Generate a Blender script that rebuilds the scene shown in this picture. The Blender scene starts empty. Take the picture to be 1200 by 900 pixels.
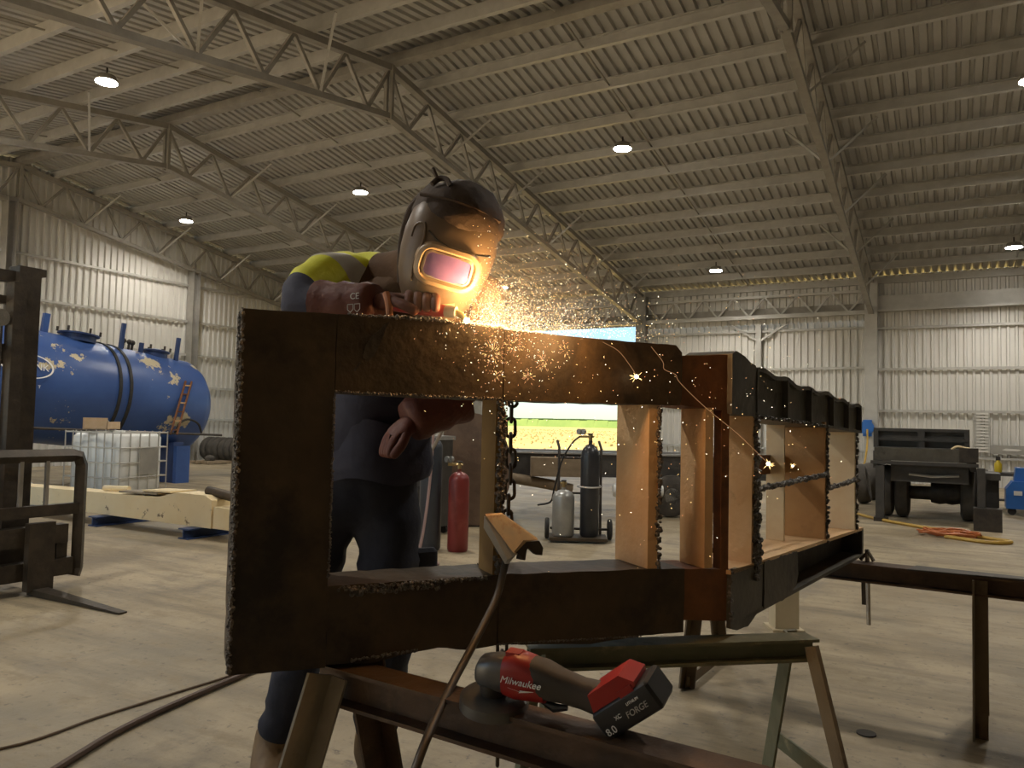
import bpy, bmesh, math, random
from mathutils import Vector, Matrix, Quaternion, noise
random.seed(7)
scene = bpy.context.scene
COL = scene.collection
R = math.radians

# ------------------------------------------------------------------ camera
cam_d = bpy.data.cameras.new('camera'); cam = bpy.data.objects.new('camera', cam_d); COL.objects.link(cam)
cam_d.sensor_width = 36.0; cam_d.lens = 27.0; cam_d.clip_end = 2000; cam_d.clip_start = 0.05
yaw, pitch, roll = R(29.7), R(2.81), R(1.25)
_f = Vector((-math.sin(yaw)*math.cos(pitch), math.cos(yaw)*math.cos(pitch), math.sin(pitch)))
_r = Vector((math.cos(yaw), math.sin(yaw), 0)); _u = _r.cross(_f)
_r2 = math.cos(roll)*_r + math.sin(roll)*_u; _u2 = -math.sin(roll)*_r + math.cos(roll)*_u
cam.matrix_world = Matrix(((_r2.x, _u2.x, -_f.x, 0), (_r2.y, _u2.y, -_f.y, 0), (_r2.z, _u2.z, -_f.z, 1.15), (0, 0, 0, 1)))
scene.camera = cam

# ------------------------------------------------------------------ sky, sun, exposure
world = bpy.data.worlds.new('world'); scene.world = world; world.use_nodes = True
wn = world.node_tree; wn.nodes.clear()
sky = wn.nodes.new('ShaderNodeTexSky'); sky.sky_type = 'NISHITA'; sky.sun_disc = False
sky.sun_elevation = R(55); sky.sun_rotation = R(215); sky.air_density = 1.0; sky.dust_density = 0.4; sky.ozone_density = 1.0
bg = wn.nodes.new('ShaderNodeBackground'); bg.inputs[1].default_value = 0.115
wo = wn.nodes.new('ShaderNodeOutputWorld')
tint = wn.nodes.new('ShaderNodeMix'); tint.data_type = 'RGBA'; tint.blend_type = 'MULTIPLY'; tint.inputs['Factor'].default_value = 1.0; tint.inputs['B'].default_value = (.86, 1.0, 1.06, 1)
wn.links.new(sky.outputs[0], tint.inputs['A']); wn.links.new(tint.outputs['Result'], bg.inputs[0]); wn.links.new(bg.outputs[0], wo.inputs[0])
sun_d = bpy.data.lights.new('sun', 'SUN'); sun = bpy.data.objects.new('sun', sun_d); COL.objects.link(sun)
sun_d.energy = 12.0; sun_d.angle = R(0.6); sun_d.color = (1.0, 0.88, 0.70)
sun.rotation_euler = Vector((0.42, 0.50, -0.95)).to_track_quat('-Z', 'Y').to_euler(); sun.location = (-20, -20, 30)
scene.view_settings.view_transform = 'Standard'; scene.view_settings.look = 'None'
scene.view_settings.gamma = 1.0; scene.view_settings.use_curve_mapping = False
scene.view_settings.exposure = 0.75
try:
    scene.cycles.use_denoising = True
    scene.cycles.max_bounces = 8; scene.cycles.diffuse_bounces = 5
    scene.cycles.sample_clamp_indirect = 6.0
except Exception:
    pass
LAMP_POWER = 210.0        # each high bay lamp
SMOKE = 0.9
ARC_POWER = 4.6         # the cutting arc

# ------------------------------------------------------------------ helpers
class MB:
    """collects shapes into one mesh"""
    def __init__(s): s.v = []; s.f = []; s.m = []; s.cur = 0
    def add(s, vs, fs, mi=None):
        o = len(s.v); s.v += [tuple(v) for v in vs]
        s.f += [tuple(i+o for i in f) for f in fs]; s.m += [s.cur if mi is None else mi]*len(fs)
    def box(s, lo, hi, M=None):
        x0, y0, z0 = lo; x1, y1, z1 = hi
        vs = [Vector(p) for p in ((x0,y0,z0),(x1,y0,z0),(x1,y1,z0),(x0,y1,z0),(x0,y0,z1),(x1,y0,z1),(x1,y1,z1),(x0,y1,z1))]
        if M is not None: vs = [M @ v for v in vs]
        s.add(vs, [(0,3,2,1),(4,5,6,7),(0,1,5,4),(1,2,6,5),(2,3,7,6),(3,0,4,7)]); return s
    def hexa(s, vs):
        s.add(vs, [(0,3,2,1),(4,5,6,7),(0,1,5,4),(1,2,6,5),(2,3,7,6),(3,0,4,7)]); return s
    def cbox(s, c, size, M=None):
        return s.box([c[i]-size[i]/2 for i in range(3)], [c[i]+size[i]/2 for i in range(3)], M)
    def beam(s, p0, p1, w, h, up=(0,0,1)):
        p0 = Vector(p0); p1 = Vector(p1); d = (p1-p0); L = d.length; d.normalize(); up = Vector(up)
        if abs(d.dot(up)) > .98: up = Vector((0,1,0))
        sx = d.cross(up).normalized(); uz = sx.cross(d).normalized()
        vs = [p + sx*a*w/2 + uz*b*h/2 for p in (p0, p1) for a, b in ((-1,-1),(1,-1),(1,1),(-1,1))]
        s.add(vs, [(0,1,2,3),(7,6,5,4),(0,4,5,1),(1,5,6,2),(2,6,7,3),(3,7,4,0)]); return s
    def section(s, p0, p1, prof, up=(0,0,1)):
        """extrude a closed 2-D profile (side, up) between two points"""
        p0 = Vector(p0); p1 = Vector(p1); d = (p1-p0).normalized(); up = Vector(up)
        if abs(d.dot(up)) > .98: up = Vector((0,1,0))
        sx = d.cross(up).normalized(); uz = sx.cross(d).normalized(); n = len(prof)
        vs = [p + sx*a + uz*b for p in (p0, p1) for a, b in prof]
        fs = [(i, (i+1) % n, (i+1) % n + n, i+n) for i in range(n)] + [tuple(range(n-1, -1, -1)), tuple(range(n, 2*n))]
        s.add(vs, fs); return s
    def tube(s, path, r, n=8, cap=True):
        pts = [Vector(p) for p in path]; rr = r if isinstance(r, (list, tuple)) else [r]*len(pts)
        o = len(s.v); ref = Vector((0,0,1)); prev = None
        for i, p in enumerate(pts):
            d = (pts[min(i+1, len(pts)-1)] - pts[max(i-1, 0)]).normalized()
            if prev is None:
                a = d.cross(ref if abs(d.dot(ref)) < .95 else Vector((1,0,0))).normalized()
            else:
                a = (prev - d*prev.dot(d)).normalized()
            prev = a; b = d.cross(a)
            for k in range(n):
                t = 2*math.pi*k/n; s.v.append(tuple(p + (a*math.cos(t) + b*math.sin(t))*rr[i]))
        for i in range(len(pts)-1):
            for k in range(n):
                k2 = (k+1) % n; s.f.append((o+i*n+k, o+i*n+k2, o+(i+1)*n+k2, o+(i+1)*n+k)); s.m.append(s.cur)
        if cap:
            s.f.append(tuple(o+k for k in range(n-1, -1, -1))); s.m.append(s.cur)
            s.f.append(tuple(o+(len(pts)-1)*n+k for k in range(n))); s.m.append(s.cur)
        return s
    def lathe(s, prof, M=None, n=24):
        """prof: (radius, height) pairs about local z"""
        o = len(s.v)
        for r_, z in prof:
            for k in range(n):
                t = 2*math.pi*k/n; v = Vector((r_*math.cos(t), r_*math.sin(t), z))
                s.v.append(tuple(M @ v if M is not None else v))
        for i in range(len(prof)-1):
            for k in range(n):
                k2 = (k+1) % n; s.f.append((o+i*n+k, o+i*n+k2, o+(i+1)*n+k2, o+(i+1)*n+k)); s.m.append(s.cur)
        if prof[0][0] > 1e-5: s.f.append(tuple(o+k for k in range(n-1, -1, -1))); s.m.append(s.cur)
        if prof[-1][0] > 1e-5: s.f.append(tuple(o+(len(prof)-1)*n+k for k in range(n))); s.m.append(s.cur)
        return s
    def torus(s, c, R0, r0, ax=(0,0,1), n=20, m=8):
        Q = Vector((0,0,1)).rotation_difference(Vector(ax)); c = Vector(c)
        pts = [c + Q @ Vector((R0*math.cos(2*math.pi*k/n), R0*math.sin(2*math.pi*k/n), 0)) for k in range(n)]
        o = len(s.v); nz = Q @ Vector((0,0,1))
        for p in pts:
            d = (p-c).normalized()
            for j in range(m):
                t = 2*math.pi*j/m; s.v.append(tuple(p + d*r0*math.cos(t) + nz*r0*math.sin(t)))
        for k in range(n):
            for j in range(m):
                s.f.append((o+k*m+j, o+((k+1) % n)*m+j, o+((k+1) % n)*m+(j+1) % m, o+k*m+(j+1) % m)); s.m.append(s.cur)
        return s
    def ball(s, c, r, n=10, m=6, sc=(1,1,1)):
        M = Matrix.Translation(Vector(c)) @ Matrix.Diagonal((sc[0], sc[1], sc[2], 1))
        return s.lathe([(r*math.sin(math.pi*i/m), -r*math.cos(math.pi*i/m)) for i in range(m+1)], M, n)
    def prism(s, poly, fn, t0, t1):
        """poly in 2-D, fn(a, b, t) -> 3-D; closed prism between t0 and t1"""
        n = len(poly); vs = [fn(a, b, t) for t in (t0, t1) for a, b in poly]
        s.add(vs, [tuple(range(n)), tuple(range(2*n-1, n-1, -1))] + [(i, i+n, (i+1) % n+n, (i+1) % n) for i in range(n)]); return s
    def mesh(s, name, smooth=False):
        me = bpy.data.meshes.new(name); me.from_pydata(s.v, [], s.f); me.polygons.foreach_set('material_index', s.m)
        bm = bmesh.new(); bm.from_mesh(me); bmesh.ops.recalc_face_normals(bm, faces=bm.faces); bm.to_mesh(me); bm.free()
        if smooth: me.polygons.foreach_set('use_smooth', [True]*len(me.polygons))
        me.update(); return me
    def build(s, name, mats, parent=None, smooth=False, angle=None):
        me = s.mesh(name, smooth)
        for m in (mats if isinstance(mats, (list, tuple)) else [mats]): me.materials.append(m)
        if smooth:
            a = R(40 if angle is None else angle)
            bm = bmesh.new(); bm.from_mesh(me)
            for e in bm.edges:
                if len(e.link_faces) == 2 and e.calc_face_angle(0) > a: e.smooth = False
            bm.to_mesh(me); bm.free()
        return link(name, me, parent)
def link(name, data, parent=None, M=None):
    o = bpy.data.objects.new(name, data); COL.objects.link(o)
    if parent is not None:
        o.parent = parent; o.matrix_parent_inverse = parent_world(parent).inverted() if M is None else Matrix()
    if M is not None: o.matrix_basis = M
    return o
def parent_world(o):
    M = o.matrix_basis.copy()
    if o.parent is not None: M = parent_world(o.parent) @ o.matrix_parent_inverse @ M
    return M
def tag(o, label, cat, group=None, kind=None):
    o['label'] = label; o['category'] = cat
    if group: o['group'] = group
    if kind: o['kind'] = kind
    return o
def thing(name, loc, label, cat, group=None, kind=None, M=None):
    """an Empty at the base of a thing; parts built in world coordinates get parented to it"""
    o = bpy.data.objects.new(name, None); COL.objects.link(o); o.empty_display_size = .1
    o.matrix_basis = M if M is not None else Matrix.Translation(Vector(loc))
    return tag(o, label, cat, group, kind)
def inst(name, src, parent, M=None):
    """a copy of an object that shares its mesh"""
    o = src.copy(); o.name = name; COL.objects.link(o); o.parent = parent; o.matrix_parent_inverse = Matrix()
    if M is not None: o.matrix_basis = M
    return o
def beads(path, r, seed, step=None, jit=.6):
    """lumpy weld bead or slag run along a path"""
    rnd = random.Random(seed); mb = MB(); pts = [Vector(p) for p in path]; step = step or r*.42
    for a, b in zip(pts, pts[1:]):
        n = max(1, int((b-a).length/step))
        for i in range(n):
            p = a.lerp(b, (i+rnd.random())/n) + Vector([rnd.uniform(-1, 1)*r*jit for _ in range(3)])
            q = r*rnd.uniform(.35, .85)
            mb.ball(p, q, 6, 4, (rnd.uniform(.8, 1.3), rnd.uniform(.8, 1.3), rnd.uniform(.7, 1.3)))
    return mb
def smoothpath(pts, n=6):
    P = [Vector(p) for p in pts]; P = [P[0]*2-P[1]] + P + [P[-1]*2-P[-2]]; out = []
    for i in range(1, len(P)-2):
        for k in range(n):
            t = k/n; a, b, c, d = P[i-1], P[i], P[i+1], P[i+2]
            out.append(.5*((2*b) + (c-a)*t + (2*a-5*b+4*c-d)*t*t + (3*b-a-3*c+d)*t*t*t))
    out.append(P[-2]); return out
def skin_mesh(name, nodes, edges, root, sub=2):
    """skin + subdivision surface evaluated to a plain mesh; nodes: (x, y, z, r) or (x, y, z, rx, ry)"""
    me = bpy.data.meshes.new(name); me.from_pydata([n[:3] for n in nodes], edges, [])
    o = bpy.data.objects.new(name, me); COL.objects.link(o)
    o.modifiers.new('skin', 'SKIN').use_smooth_shade = True
    for i, n in enumerate(nodes):
        sv = me.skin_vertices[0].data[i]; sv.radius = (n[3], n[4] if len(n) > 4 else n[3]); sv.use_root = (i == root)
    sd = o.modifiers.new('sub', 'SUBSURF'); sd.levels = sub; sd.render_levels = sub
    bpy.context.view_layer.update()
    out = bpy.data.meshes.new_from_object(o.evaluated_get(bpy.context.evaluated_depsgraph_get()))
    bpy.data.objects.remove(o); bpy.data.meshes.remove(me); out.name = name
    return out

# ------------------------------------------------------------------ materials
def mat(name, c1, c2=None, scale=6.0, rough=.6, metal=0.0, bump=0.0, bscale=None, stretch=(1,1,1), lo=.35, hi=.65, c3=None, s3=2.0, lo3=.55, hi3=.7, detail=5.0, emit=None, estr=0.0, spec=.5, coord='Object', rough2=None):
    m = bpy.data.materials.new(name); m.use_nodes = True; nt = m.node_tree; N = nt.nodes; L = nt.links
    b = N['Principled BSDF']; b.inputs['Roughness'].default_value = rough; b.inputs['Metallic'].default_value = metal
    b.inputs['Base Color'].default_value = (*c1, 1)
    try: b.inputs['Specular IOR Level'].default_value = spec
    except Exception: pass
    if emit: b.inputs['Emission Color'].default_value = (*emit, 1); b.inputs['Emission Strength'].default_value = estr
    if c2 is not None or bump:
        tc = N.new('ShaderNodeTexCoord'); mp = N.new('ShaderNodeMapping'); mp.inputs['Scale'].default_value = stretch
        L.new(tc.outputs[coord], mp.inputs['Vector'])
    if c2 is not None:
        nz = N.new('ShaderNodeTexNoise'); nz.inputs['Scale'].default_value = scale; nz.inputs['Detail'].default_value = detail; nz.inputs['Roughness'].default_value = .62
        L.new(mp.outputs[0], nz.inputs['Vector'])
        rp = N.new('ShaderNodeValToRGB'); rp.color_ramp.elements[0].position = lo; rp.color_ramp.elements[1].position = hi
        rp.color_ramp.elements[0].color = (*c1, 1); rp.color_ramp.elements[1].color = (*c2, 1)
        L.new(nz.outputs['Fac'], rp.inputs['Fac']); out = rp.outputs['Color']
        if c3 is not None:
            n3 = N.new('ShaderNodeTexNoise'); n3.inputs['Scale'].default_value = s3; n3.inputs['Detail'].default_value = 6; n3.inputs['Roughness'].default_value = .7
            L.new(mp.outputs[0], n3.inputs['Vector'])
            r3 = N.new('ShaderNodeMapRange'); r3.inputs['From Min'].default_value = lo3; r3.inputs['From Max'].default_value = hi3
            L.new(n3.outputs['Fac'], r3.inputs['Value'])
            mx = N.new('ShaderNodeMix'); mx.data_type = 'RGBA'; mx.inputs['B'].default_value = (*c3, 1)
            L.new(r3.outputs[0], mx.inputs['Factor']); L.new(out, mx.inputs['A']); out = mx.outputs['Result']
        L.new(out, b.inputs['Base Color'])
        if rough2 is not None:
            rr = N.new('ShaderNodeMapRange'); rr.inputs['From Min'].default_value = lo; rr.inputs['From Max'].default_value = hi
            rr.inputs['To Min'].default_value = rough; rr.inputs['To Max'].default_value = rough2
            L.new(nz.outputs['Fac'], rr.inputs['Value']); L.new(rr.outputs[0], b.inputs['Roughness'])
    if bump:
        nb = N.new('ShaderNodeTexNoise'); nb.inputs['Scale'].default_value = bscale or scale*4; nb.inputs['Detail'].default_value = 4
        L.new(mp.outputs[0], nb.inputs['Vector'])
        bp = N.new('ShaderNodeBump'); bp.inputs['Strength'].default_value = bump; bp.inputs['Distance'].default_value = .02
        L.new(nb.outputs['Fac'], bp.inputs['Height']); L.new(bp.outputs[0], b.inputs['Normal'])
    return m
def emission(name, col, strength):
    m = bpy.data.materials.new(name); m.use_nodes = True; N = m.node_tree.nodes; N.clear()
    e = N.new('ShaderNodeEmission'); e.inputs[0].default_value = (*col, 1); e.inputs[1].default_value = strength
    o = N.new('ShaderNodeOutputMaterial'); m.node_tree.links.new(e.outputs[0], o.inputs[0]); return m

def floor_material():
    m = bpy.data.materials.new('worn_concrete'); m.use_nodes = True; N = m.node_tree.nodes; L = m.node_tree.links; P = N['Principled BSDF']
    tc = N.new('ShaderNodeTexCoord')
    def nz(scale, stretch, rot=0, detail=6, rough=.6):
        mp = N.new('ShaderNodeMapping'); mp.inputs['Scale'].default_value = stretch; mp.inputs['Rotation'].default_value = (0, 0, rot); L.new(tc.outputs['Object'], mp.inputs[0])
        t = N.new('ShaderNodeTexNoise'); t.inputs['Scale'].default_value = scale; t.inputs['Detail'].default_value = detail; t.inputs['Roughness'].default_value = rough; L.new(mp.outputs[0], t.inputs['Vector']); return t.outputs['Fac']
    def ramp(v, a, b):
        r = N.new('ShaderNodeMapRange'); r.inputs['From Min'].default_value = a; r.inputs['From Max'].default_value = b; L.new(v, r.inputs['Value']); return r.outputs[0]
    def mix(f, A, B):
        x = N.new('ShaderNodeMix'); x.data_type = 'RGBA'; L.new(f, x.inputs['Factor'])
        for sck, v in (('A', A), ('B', B)):
            if isinstance(v, tuple): x.inputs[sck].default_value = (*v, 1)
            else: L.new(v, x.inputs[sck])
        return x.outputs['Result']
    c = mix(ramp(nz(.9, (1, 1, 1), detail=8), .35, .65), (.275, .218, .135), (.44, .358, .230))
    c = mix(ramp(nz(2.6, (.28, 1.6, 1), R(-29), 8, .7), .46, .68), c, (.165, .135, .088))          # sweeping streaks
    c = mix(ramp(nz(1.1, (1.5, .35, 1), R(20), 7, .7), .56, .72), c, (.19, .165, .13))             # tyre marks
    c = mix(ramp(nz(.33, (1, 1, 1), detail=5), .54, .66), c, (.225, .195, .14))                      # greyer slabs
    c = mix(ramp(nz(.7, (1, .6, 1), detail=7, rough=.7), .56, .70), c, (.10, .088, .072))           # oil stains
    c = mix(ramp(nz(5, (.7, 1.4, 1), R(-29), 8, .75), .52, .68), c, (.25, .195, .115))
    c = mix(ramp(nz(22, (1, 1, 1), detail=5, rough=.7), .58, .68), c, (.15, .125, .09))             # specks
    L.new(c, P.inputs['Base Color'])
    L.new(ramp(nz(.9, (.5, 1.2, 1), R(-29), 6), .2, 1.3), P.inputs['Roughness'])
    rr = N.new('ShaderNodeMapRange'); rr.inputs['To Min'].default_value = .38; rr.inputs['To Max'].default_value = .75; L.new(nz(1.7, (.6, 1.2, 1)), rr.inputs['Value']); L.new(rr.outputs[0], P.inputs['Roughness'])
    bp = N.new('ShaderNodeBump'); bp.inputs['Strength'].default_value = .22; bp.inputs['Distance'].default_value = .02; L.new(nz(24, (1, 1, 1), detail=6), bp.inputs['Height']); L.new(bp.outputs[0], P.inputs['Normal'])
    return m
m_floor = floor_material()
m_wall = mat('zinc_wall_sheet', (.66,.64,.59), (.72,.70,.65), 1.5, .45, .15, stretch=(1,1,.1))
m_roof = mat('zinc_roof_sheet', (.43,.42,.395), (.49,.48,.45), 1.2, .42, .25)
m_galv = mat('galvanised_steel', (.46,.445,.41), (.54,.525,.485), 5, .42, .3)
m_galv_dk = mat('dull_truss_steel', (.29,.27,.235), (.37,.345,.30), 5, .5, .25)
m_col = mat('grey_column_steel', (.30,.29,.26), (.38,.36,.32), 4, .5, .2)
m_white = mat('white_plastic', (.80,.80,.78), (.72,.73,.70), 3, .4)
m_black = mat('black_rubber', (.018,.017,.016), (.035,.032,.028), 12, .7, bump=.1)
m_dark = mat('dark_steel', (.035,.030,.026), (.075,.062,.048), 8, .55, .3, bump=.1)
m_rustdk = mat('dark_mill_rust', (.050,.034,.018), (.084,.056,.029), 7, .60, .1, bump=.12, bscale=35, c3=(.020,.015,.010), s3=3.2, lo3=.5, hi3=.66)
m_rustor = mat('orange_rust', (.15,.058,.022), (.26,.10,.032), 9, .65, .1, bump=.1, bscale=40, c3=(.05,.026,.015), s3=4)
m_grey_st = mat('grey_mill_scale', (.085,.076,.060), (.125,.112,.088), 7, .5, .3, bump=.12, bscale=40, c3=(.035,.030,.024), s3=5)
m_peach = mat('bare_rusted_plate', (.72,.43,.20), (.80,.54,.29), 5, .55, .05, bump=.15, bscale=50, c3=(.36,.18,.07), s3=6, lo3=.66, hi3=.80)
m_cream = mat('bare_pale_plate', (.80,.65,.42), (.72,.52,.30), 5, .5, .05, bump=.1, c3=(.30,.22,.14), s3=7, lo3=.66, hi3=.78)
m_olive = mat('ochre_plate', (.30,.18,.055), (.24,.14,.045), 5, .55, .1, bump=.1)
m_ochre = mat('ochre_rusted_plate', (.42,.22,.08), (.52,.30,.12), 4, .6, .05, bump=.1, c3=(.20,.09,.035), s3=3.5, lo3=.5, hi3=.75)
m_slag = mat('weld_slag', (.07,.065,.06), (.24,.22,.20), 60, .38, .5, bump=.5, bscale=200)
m_arc_on = emission('molten_metal', (1.0, .80, .45), 60)

# ------------------------------------------------------------------ the shed
XG, XT2, XT1, XT0, XN, XE = -16.5, -11.7, -6.85, -1.5, 3.85, 9.2       # frame lines along the shed
YB, YF, YR = 18.9, -2.24, 8.33                                         # back wall, front wall, ridge
ZR, SL = 6.15, 0.163                                                   # top chord height at the ridge, roof slope
SHEET = .17                                                            # purlin depth between chord and roof sheet
def zch(y): return ZR - abs(y-YR)*SL
def zsh(y): return zch(y) + SHEET
RIB, RIBS = .15, 5
def rib_profile(w):
    out = []; n = max(1, round(w/RIB)); p = w/n
    for i in range(n): out += [(i*p, 0), (i*p+p*.54, 0), (i*p+p*.63, .042), (i*p+p*.90, .042)]
    return out + [(w, 0)]
def sheet_mesh(w, fn):
    """fn(u, d) -> list of points down the sheet"""
    mb = MB(); cols = [fn(u, d) for u, d in rib_profile(w)]; k = len(cols[0])
    for c in cols: mb.v += [tuple(p) for p in c]
    for i in range(len(cols)-1):
        for j in range(k-1): mb.f.append((i*k+j, (i+1)*k+j, (i+1)*k+j+1, i*k+j+1)); mb.m.append(0)
    return mb

fl = MB(); fl.box((XG-.3, YF-.3, -.2), (XE+.3, YB+.3, 0)); o = fl.build('floor', m_floor)
tag(o, 'worn dusty concrete floor of the workshop', 'floor', kind='structure')

# ground and field outside
m_field = mat('dry_grass', (.25,.175,.045), (.32,.24,.08), .35, .9, c3=(.17,.13,.04), s3=.09, lo3=.5, hi3=.62, stretch=(.25,1,1))
m_green = mat('green_crop', (.085,.14,.025), (.12,.17,.035), .15, .9)
m_apron = mat('pale_gravel', (.55,.47,.35), (.46,.39,.28), 1.2, .9)
g = MB(); g.box((-400, YB+.3, -.3), (300, 420, -.02)); o = g.build('field_ground', m_field); tag(o, 'dry yellow grass field seen through the open bay', 'field', kind='structure')
g = MB(); g.box((-60, -60, -.3), (60, YF-.3, -.02)); o = g.build('yard_ground', m_apron); tag(o, 'pale gravel yard in front of the open shed bays', 'yard', kind='structure')
g = MB(); rnd = random.Random(3); x = -420.0
while x < 160:
    w = rnd.uniform(1.2, 2.6); h = 1.9 + rnd.uniform(-.12, .18); g.hexa([(x, 190, -.1), (x+w, 190, -.1), (x+w, 230, -.1), (x, 230, -.1), (x, 191, h), (x+w, 191, h*1.02), (x+w, 230, h+.5), (x, 230, h+.5)]); x += w
o = g.build('crop_hedge', m_green); tag(o, 'distant green line of crop along the horizon', 'crop', kind='stuff')
g = MB(); rnd = random.Random(4)
for i in range(2600):
    x = rnd.uniform(-60, 5); y = rnd.uniform(24, 110); h = rnd.uniform(.05, .16)
    g.lathe([(h*.7, 0), (h*.5, h*.6), (0, h)], Matrix.Translation((x, y, -.02)), 5)
o = g.build('grass_tufts', m_field); tag(o, 'low dry grass tufts scattered over the yellow field', 'grass', kind='stuff')

# --- back wall: sheets, girts, door header lattice
wb = thing('wall_back', (0, YB, 0), 'ribbed metal back wall with horizontal girts and one open bay', 'wall', kind='structure')
ws = .75
def back_sheet(x0, x1, z0, z1, y=YB):
    n = max(1, round((x1-x0)/ws)); w = (x1-x0)/n
    me = sheet_mesh(w, lambda u, d: [(u, -d, z0), (u, -d, z1)]).mesh('wall_sheet'); me.materials.append(m_wall)
    for i in range(n): link('wall_sheet', me, wb, Matrix.Translation((x0+i*w, y-YB, 0)))
ZTOP = zsh(YB) - .003
back_sheet(XG, XT2, 0, ZTOP); back_sheet(XT2, XT1, 3.69, ZTOP); back_sheet(XT1, XT0, 3.60, ZTOP); back_sheet(XT1, XT0, 0, 3.62, YB+.14); back_sheet(XT0, XE, 0, ZTOP)
cprof = [(-.03,-.045),(.03,-.045),(.03,.045),(-.03,.045)]
def girt(p0, p1, par, m=m_galv, w=.07, h=.05):
    b = MB(); b.section(p0, p1, [(-w/2,-h/2),(w/2,-h/2),(w/2,h/2),(w/2-.012,h/2),(w/2-.012,-h/2+.012),(-w/2,-h/2+.012)]); return b.build('girt', m, par)
for z in (.60, 1.57, 2.49, 3.40):
    girt((XT0, YB-.07, z), (XE, YB-.07, z), wb); girt((XG, YB-.07, z), (XT2, YB-.07, z), wb)
    girt((XT1+.1, YB+.07, z+.05), (XT0-.1, YB+.07, z+.05), wb)
for x0, x1 in ((XT0, XE), (XG, XT2)):
    b = MB(); b.beam((x0, YB-.12, 3.97), (x1, YB-.12, 3.97), .10, .30); b.build('eave_beam', m_galv, wb)
    b = MB(); b.beam((x0, YB-.16, 3.79), (x1, YB-.16, 3.79), .16, .05); b.build('girt', m_galv, wb)
b = MB(); b.beam((XG, YB-.06, ZTOP-.12), (XE, YB-.06, ZTOP-.12), .07, .14); b.build('eave_strut', m_galv, wb)
def lattice(x0, x1):
    b = MB(); b.beam((x0, YB-.2, 4.24), (x1, YB-.2, 4.24), .08, .06); b.build('girder_chord', m_galv, wb)
    b = MB(); b.beam((x0, YB-.2, 3.76), (x1, YB-.2, 3.76), .12, .09); b.build('girder_chord', m_galv, wb)
    b = MB(); b.beam((x0, YB-.05, 3.90), (x1, YB-.05, 3.90), .05, .16); b.build('girt', m_galv_dk, wb)
    n = 14; d = (x1-x0)/n
    for i in range(n):
        za, zb = (4.24, 3.78) if i % 2 == 0 else (3.78, 4.24)
        b = MB(); b.beam((x0+i*d, YB-.2, za), (x0+(i+1)*d, YB-.2, zb), .04, .04); b.build('girder_web', m_galv, wb)
lattice(XT1+.1, XT0-.1); lattice(XT2+.1, XT1-.1)
b = MB(); b.beam((-3.98, YB+.02, 0), (-3.98, YB+.02, 3.7), .12, .10, (0,1,0)); b.build('door_post', m_galv, wb)
for s in (-1, 1):
    b = MB(); b.beam((-3.98, YB+.02, 3.2), (-3.98+s*.75, YB+.02, 3.68), .05, .05); b.build('post_brace', m_galv, wb)

# --- left gable wall
wl = thing('wall_left', (XG, 0, 0), 'ribbed metal gable wall behind the blue tank', 'wall', kind='structure')
y = YF
while y < YB-.01:
    y0 = y; w = min(.75, YB-y0)
    if YB-(y0+w) < .3: w = YB-y0
    mb = sheet_mesh(w, lambda u, d: [(XG+d, y0+u, 0), (XG+d, y0+u, zsh(y0+u)-.02)]); mb.build('wall_sheet', m_wall, wl); y = y0+w
for z in (1.03, 1.83, 2.63, 3.46, 4.36):
    for a, c in ((YF, 4.0), (4.1, 8.15), (8.3, 12.45), (12.7, YB)):
        if zch(c) - .5 > z or zch(a)-.5 > z:
            c2 = min(c, YR + (ZR-.6-z)/SL); girt((XG+.07, a, z), (XG+.07, c2, z), wl)
for yy in (4.05, 8.2, 12.56):
    b = MB(); b.section((XG+.16, yy, 0), (XG+.16, yy, zch(yy)-.7), [(-.12,-.1),(.12,-.1),(.12,-.085),(.008,-.085),(.008,.085),(.12,.085),(.12,.1),(-.12,.1),(-.12,.085),(-.008,.085),(-.008,-.085),(-.12,-.085)], (0,1,0)); b.build('wall_post', m_col, wl)
# --- right end wall and front wall (behind the camera): the left of the front stands open, widened for daylight
wr = thing('wall_right', (XE, 0, 0), 'ribbed metal end wall to the right of the camera', 'wall', kind='structure')
mb = sheet_mesh(YB-YF, lambda u, d: [(XE-d, YF+u, 0), (XE-d, YF+u, zsh(YF+u)-.02)]); mb.build('wall_sheet', m_wall, wr)
wf = thing('wall_front', (0, YF, 0), 'ribbed metal front wall behind the camera with its left part standing open', 'wall', kind='structure')
XO = -4.3  # unseen opening widened past the second bay to let in more daylight
mb = sheet_mesh(XE-XO, lambda u, d: [(XO+u, YF+d, 0), (XO+u, YF+d, ZTOP)]); mb.build('wall_sheet', m_wall, wf)
mb = sheet_mesh(XO-XG, lambda u, d: [(XG+u, YF+d, 4.2), (XG+u, YF+d, ZTOP)]); mb.build('wall_sheet', m_wall, wf)

# --- columns
col_prof = [(-.13,-.11),(.13,-.11),(.13,-.095),(.01,-.095),(.01,.095),(.13,.095),(.13,.11),(-.13,.11),(-.13,.095),(-.01,.095),(-.01,-.095),(-.13,-.095)]
for i, (x, yy, lb) in enumerate(((XT0, YB-.22, 'pale steel column on the back wall carrying the blue hose reel'), (XT1, YB-.22, 'steel column at the right edge of the open bay'),
        (XT2, YB-.22, 'steel column at the far edge of the open bay behind the welder'), (XG+.15, YB-.22, 'steel corner column behind the large rusty frame'), (XN, YB-.22, 'steel back wall column beyond the right picture edge'),
        (XG+.15, YF+.22, 'steel front corner column beside the gable wall'), (XT2, YF+.22, 'steel front column standing between the two open bays'), (XT1, YF+.22, 'steel front column at the end of the open bays'))):
    b = MB(); b.section((x, yy, 0), (x, yy, zch(yy)-.02), col_prof, (0,1,0))
    o = b.build('steel_column', m_galv if i < 1 else m_col); tag(o, lb, 'column', 'portal columns of the shed', 'structure')

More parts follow.
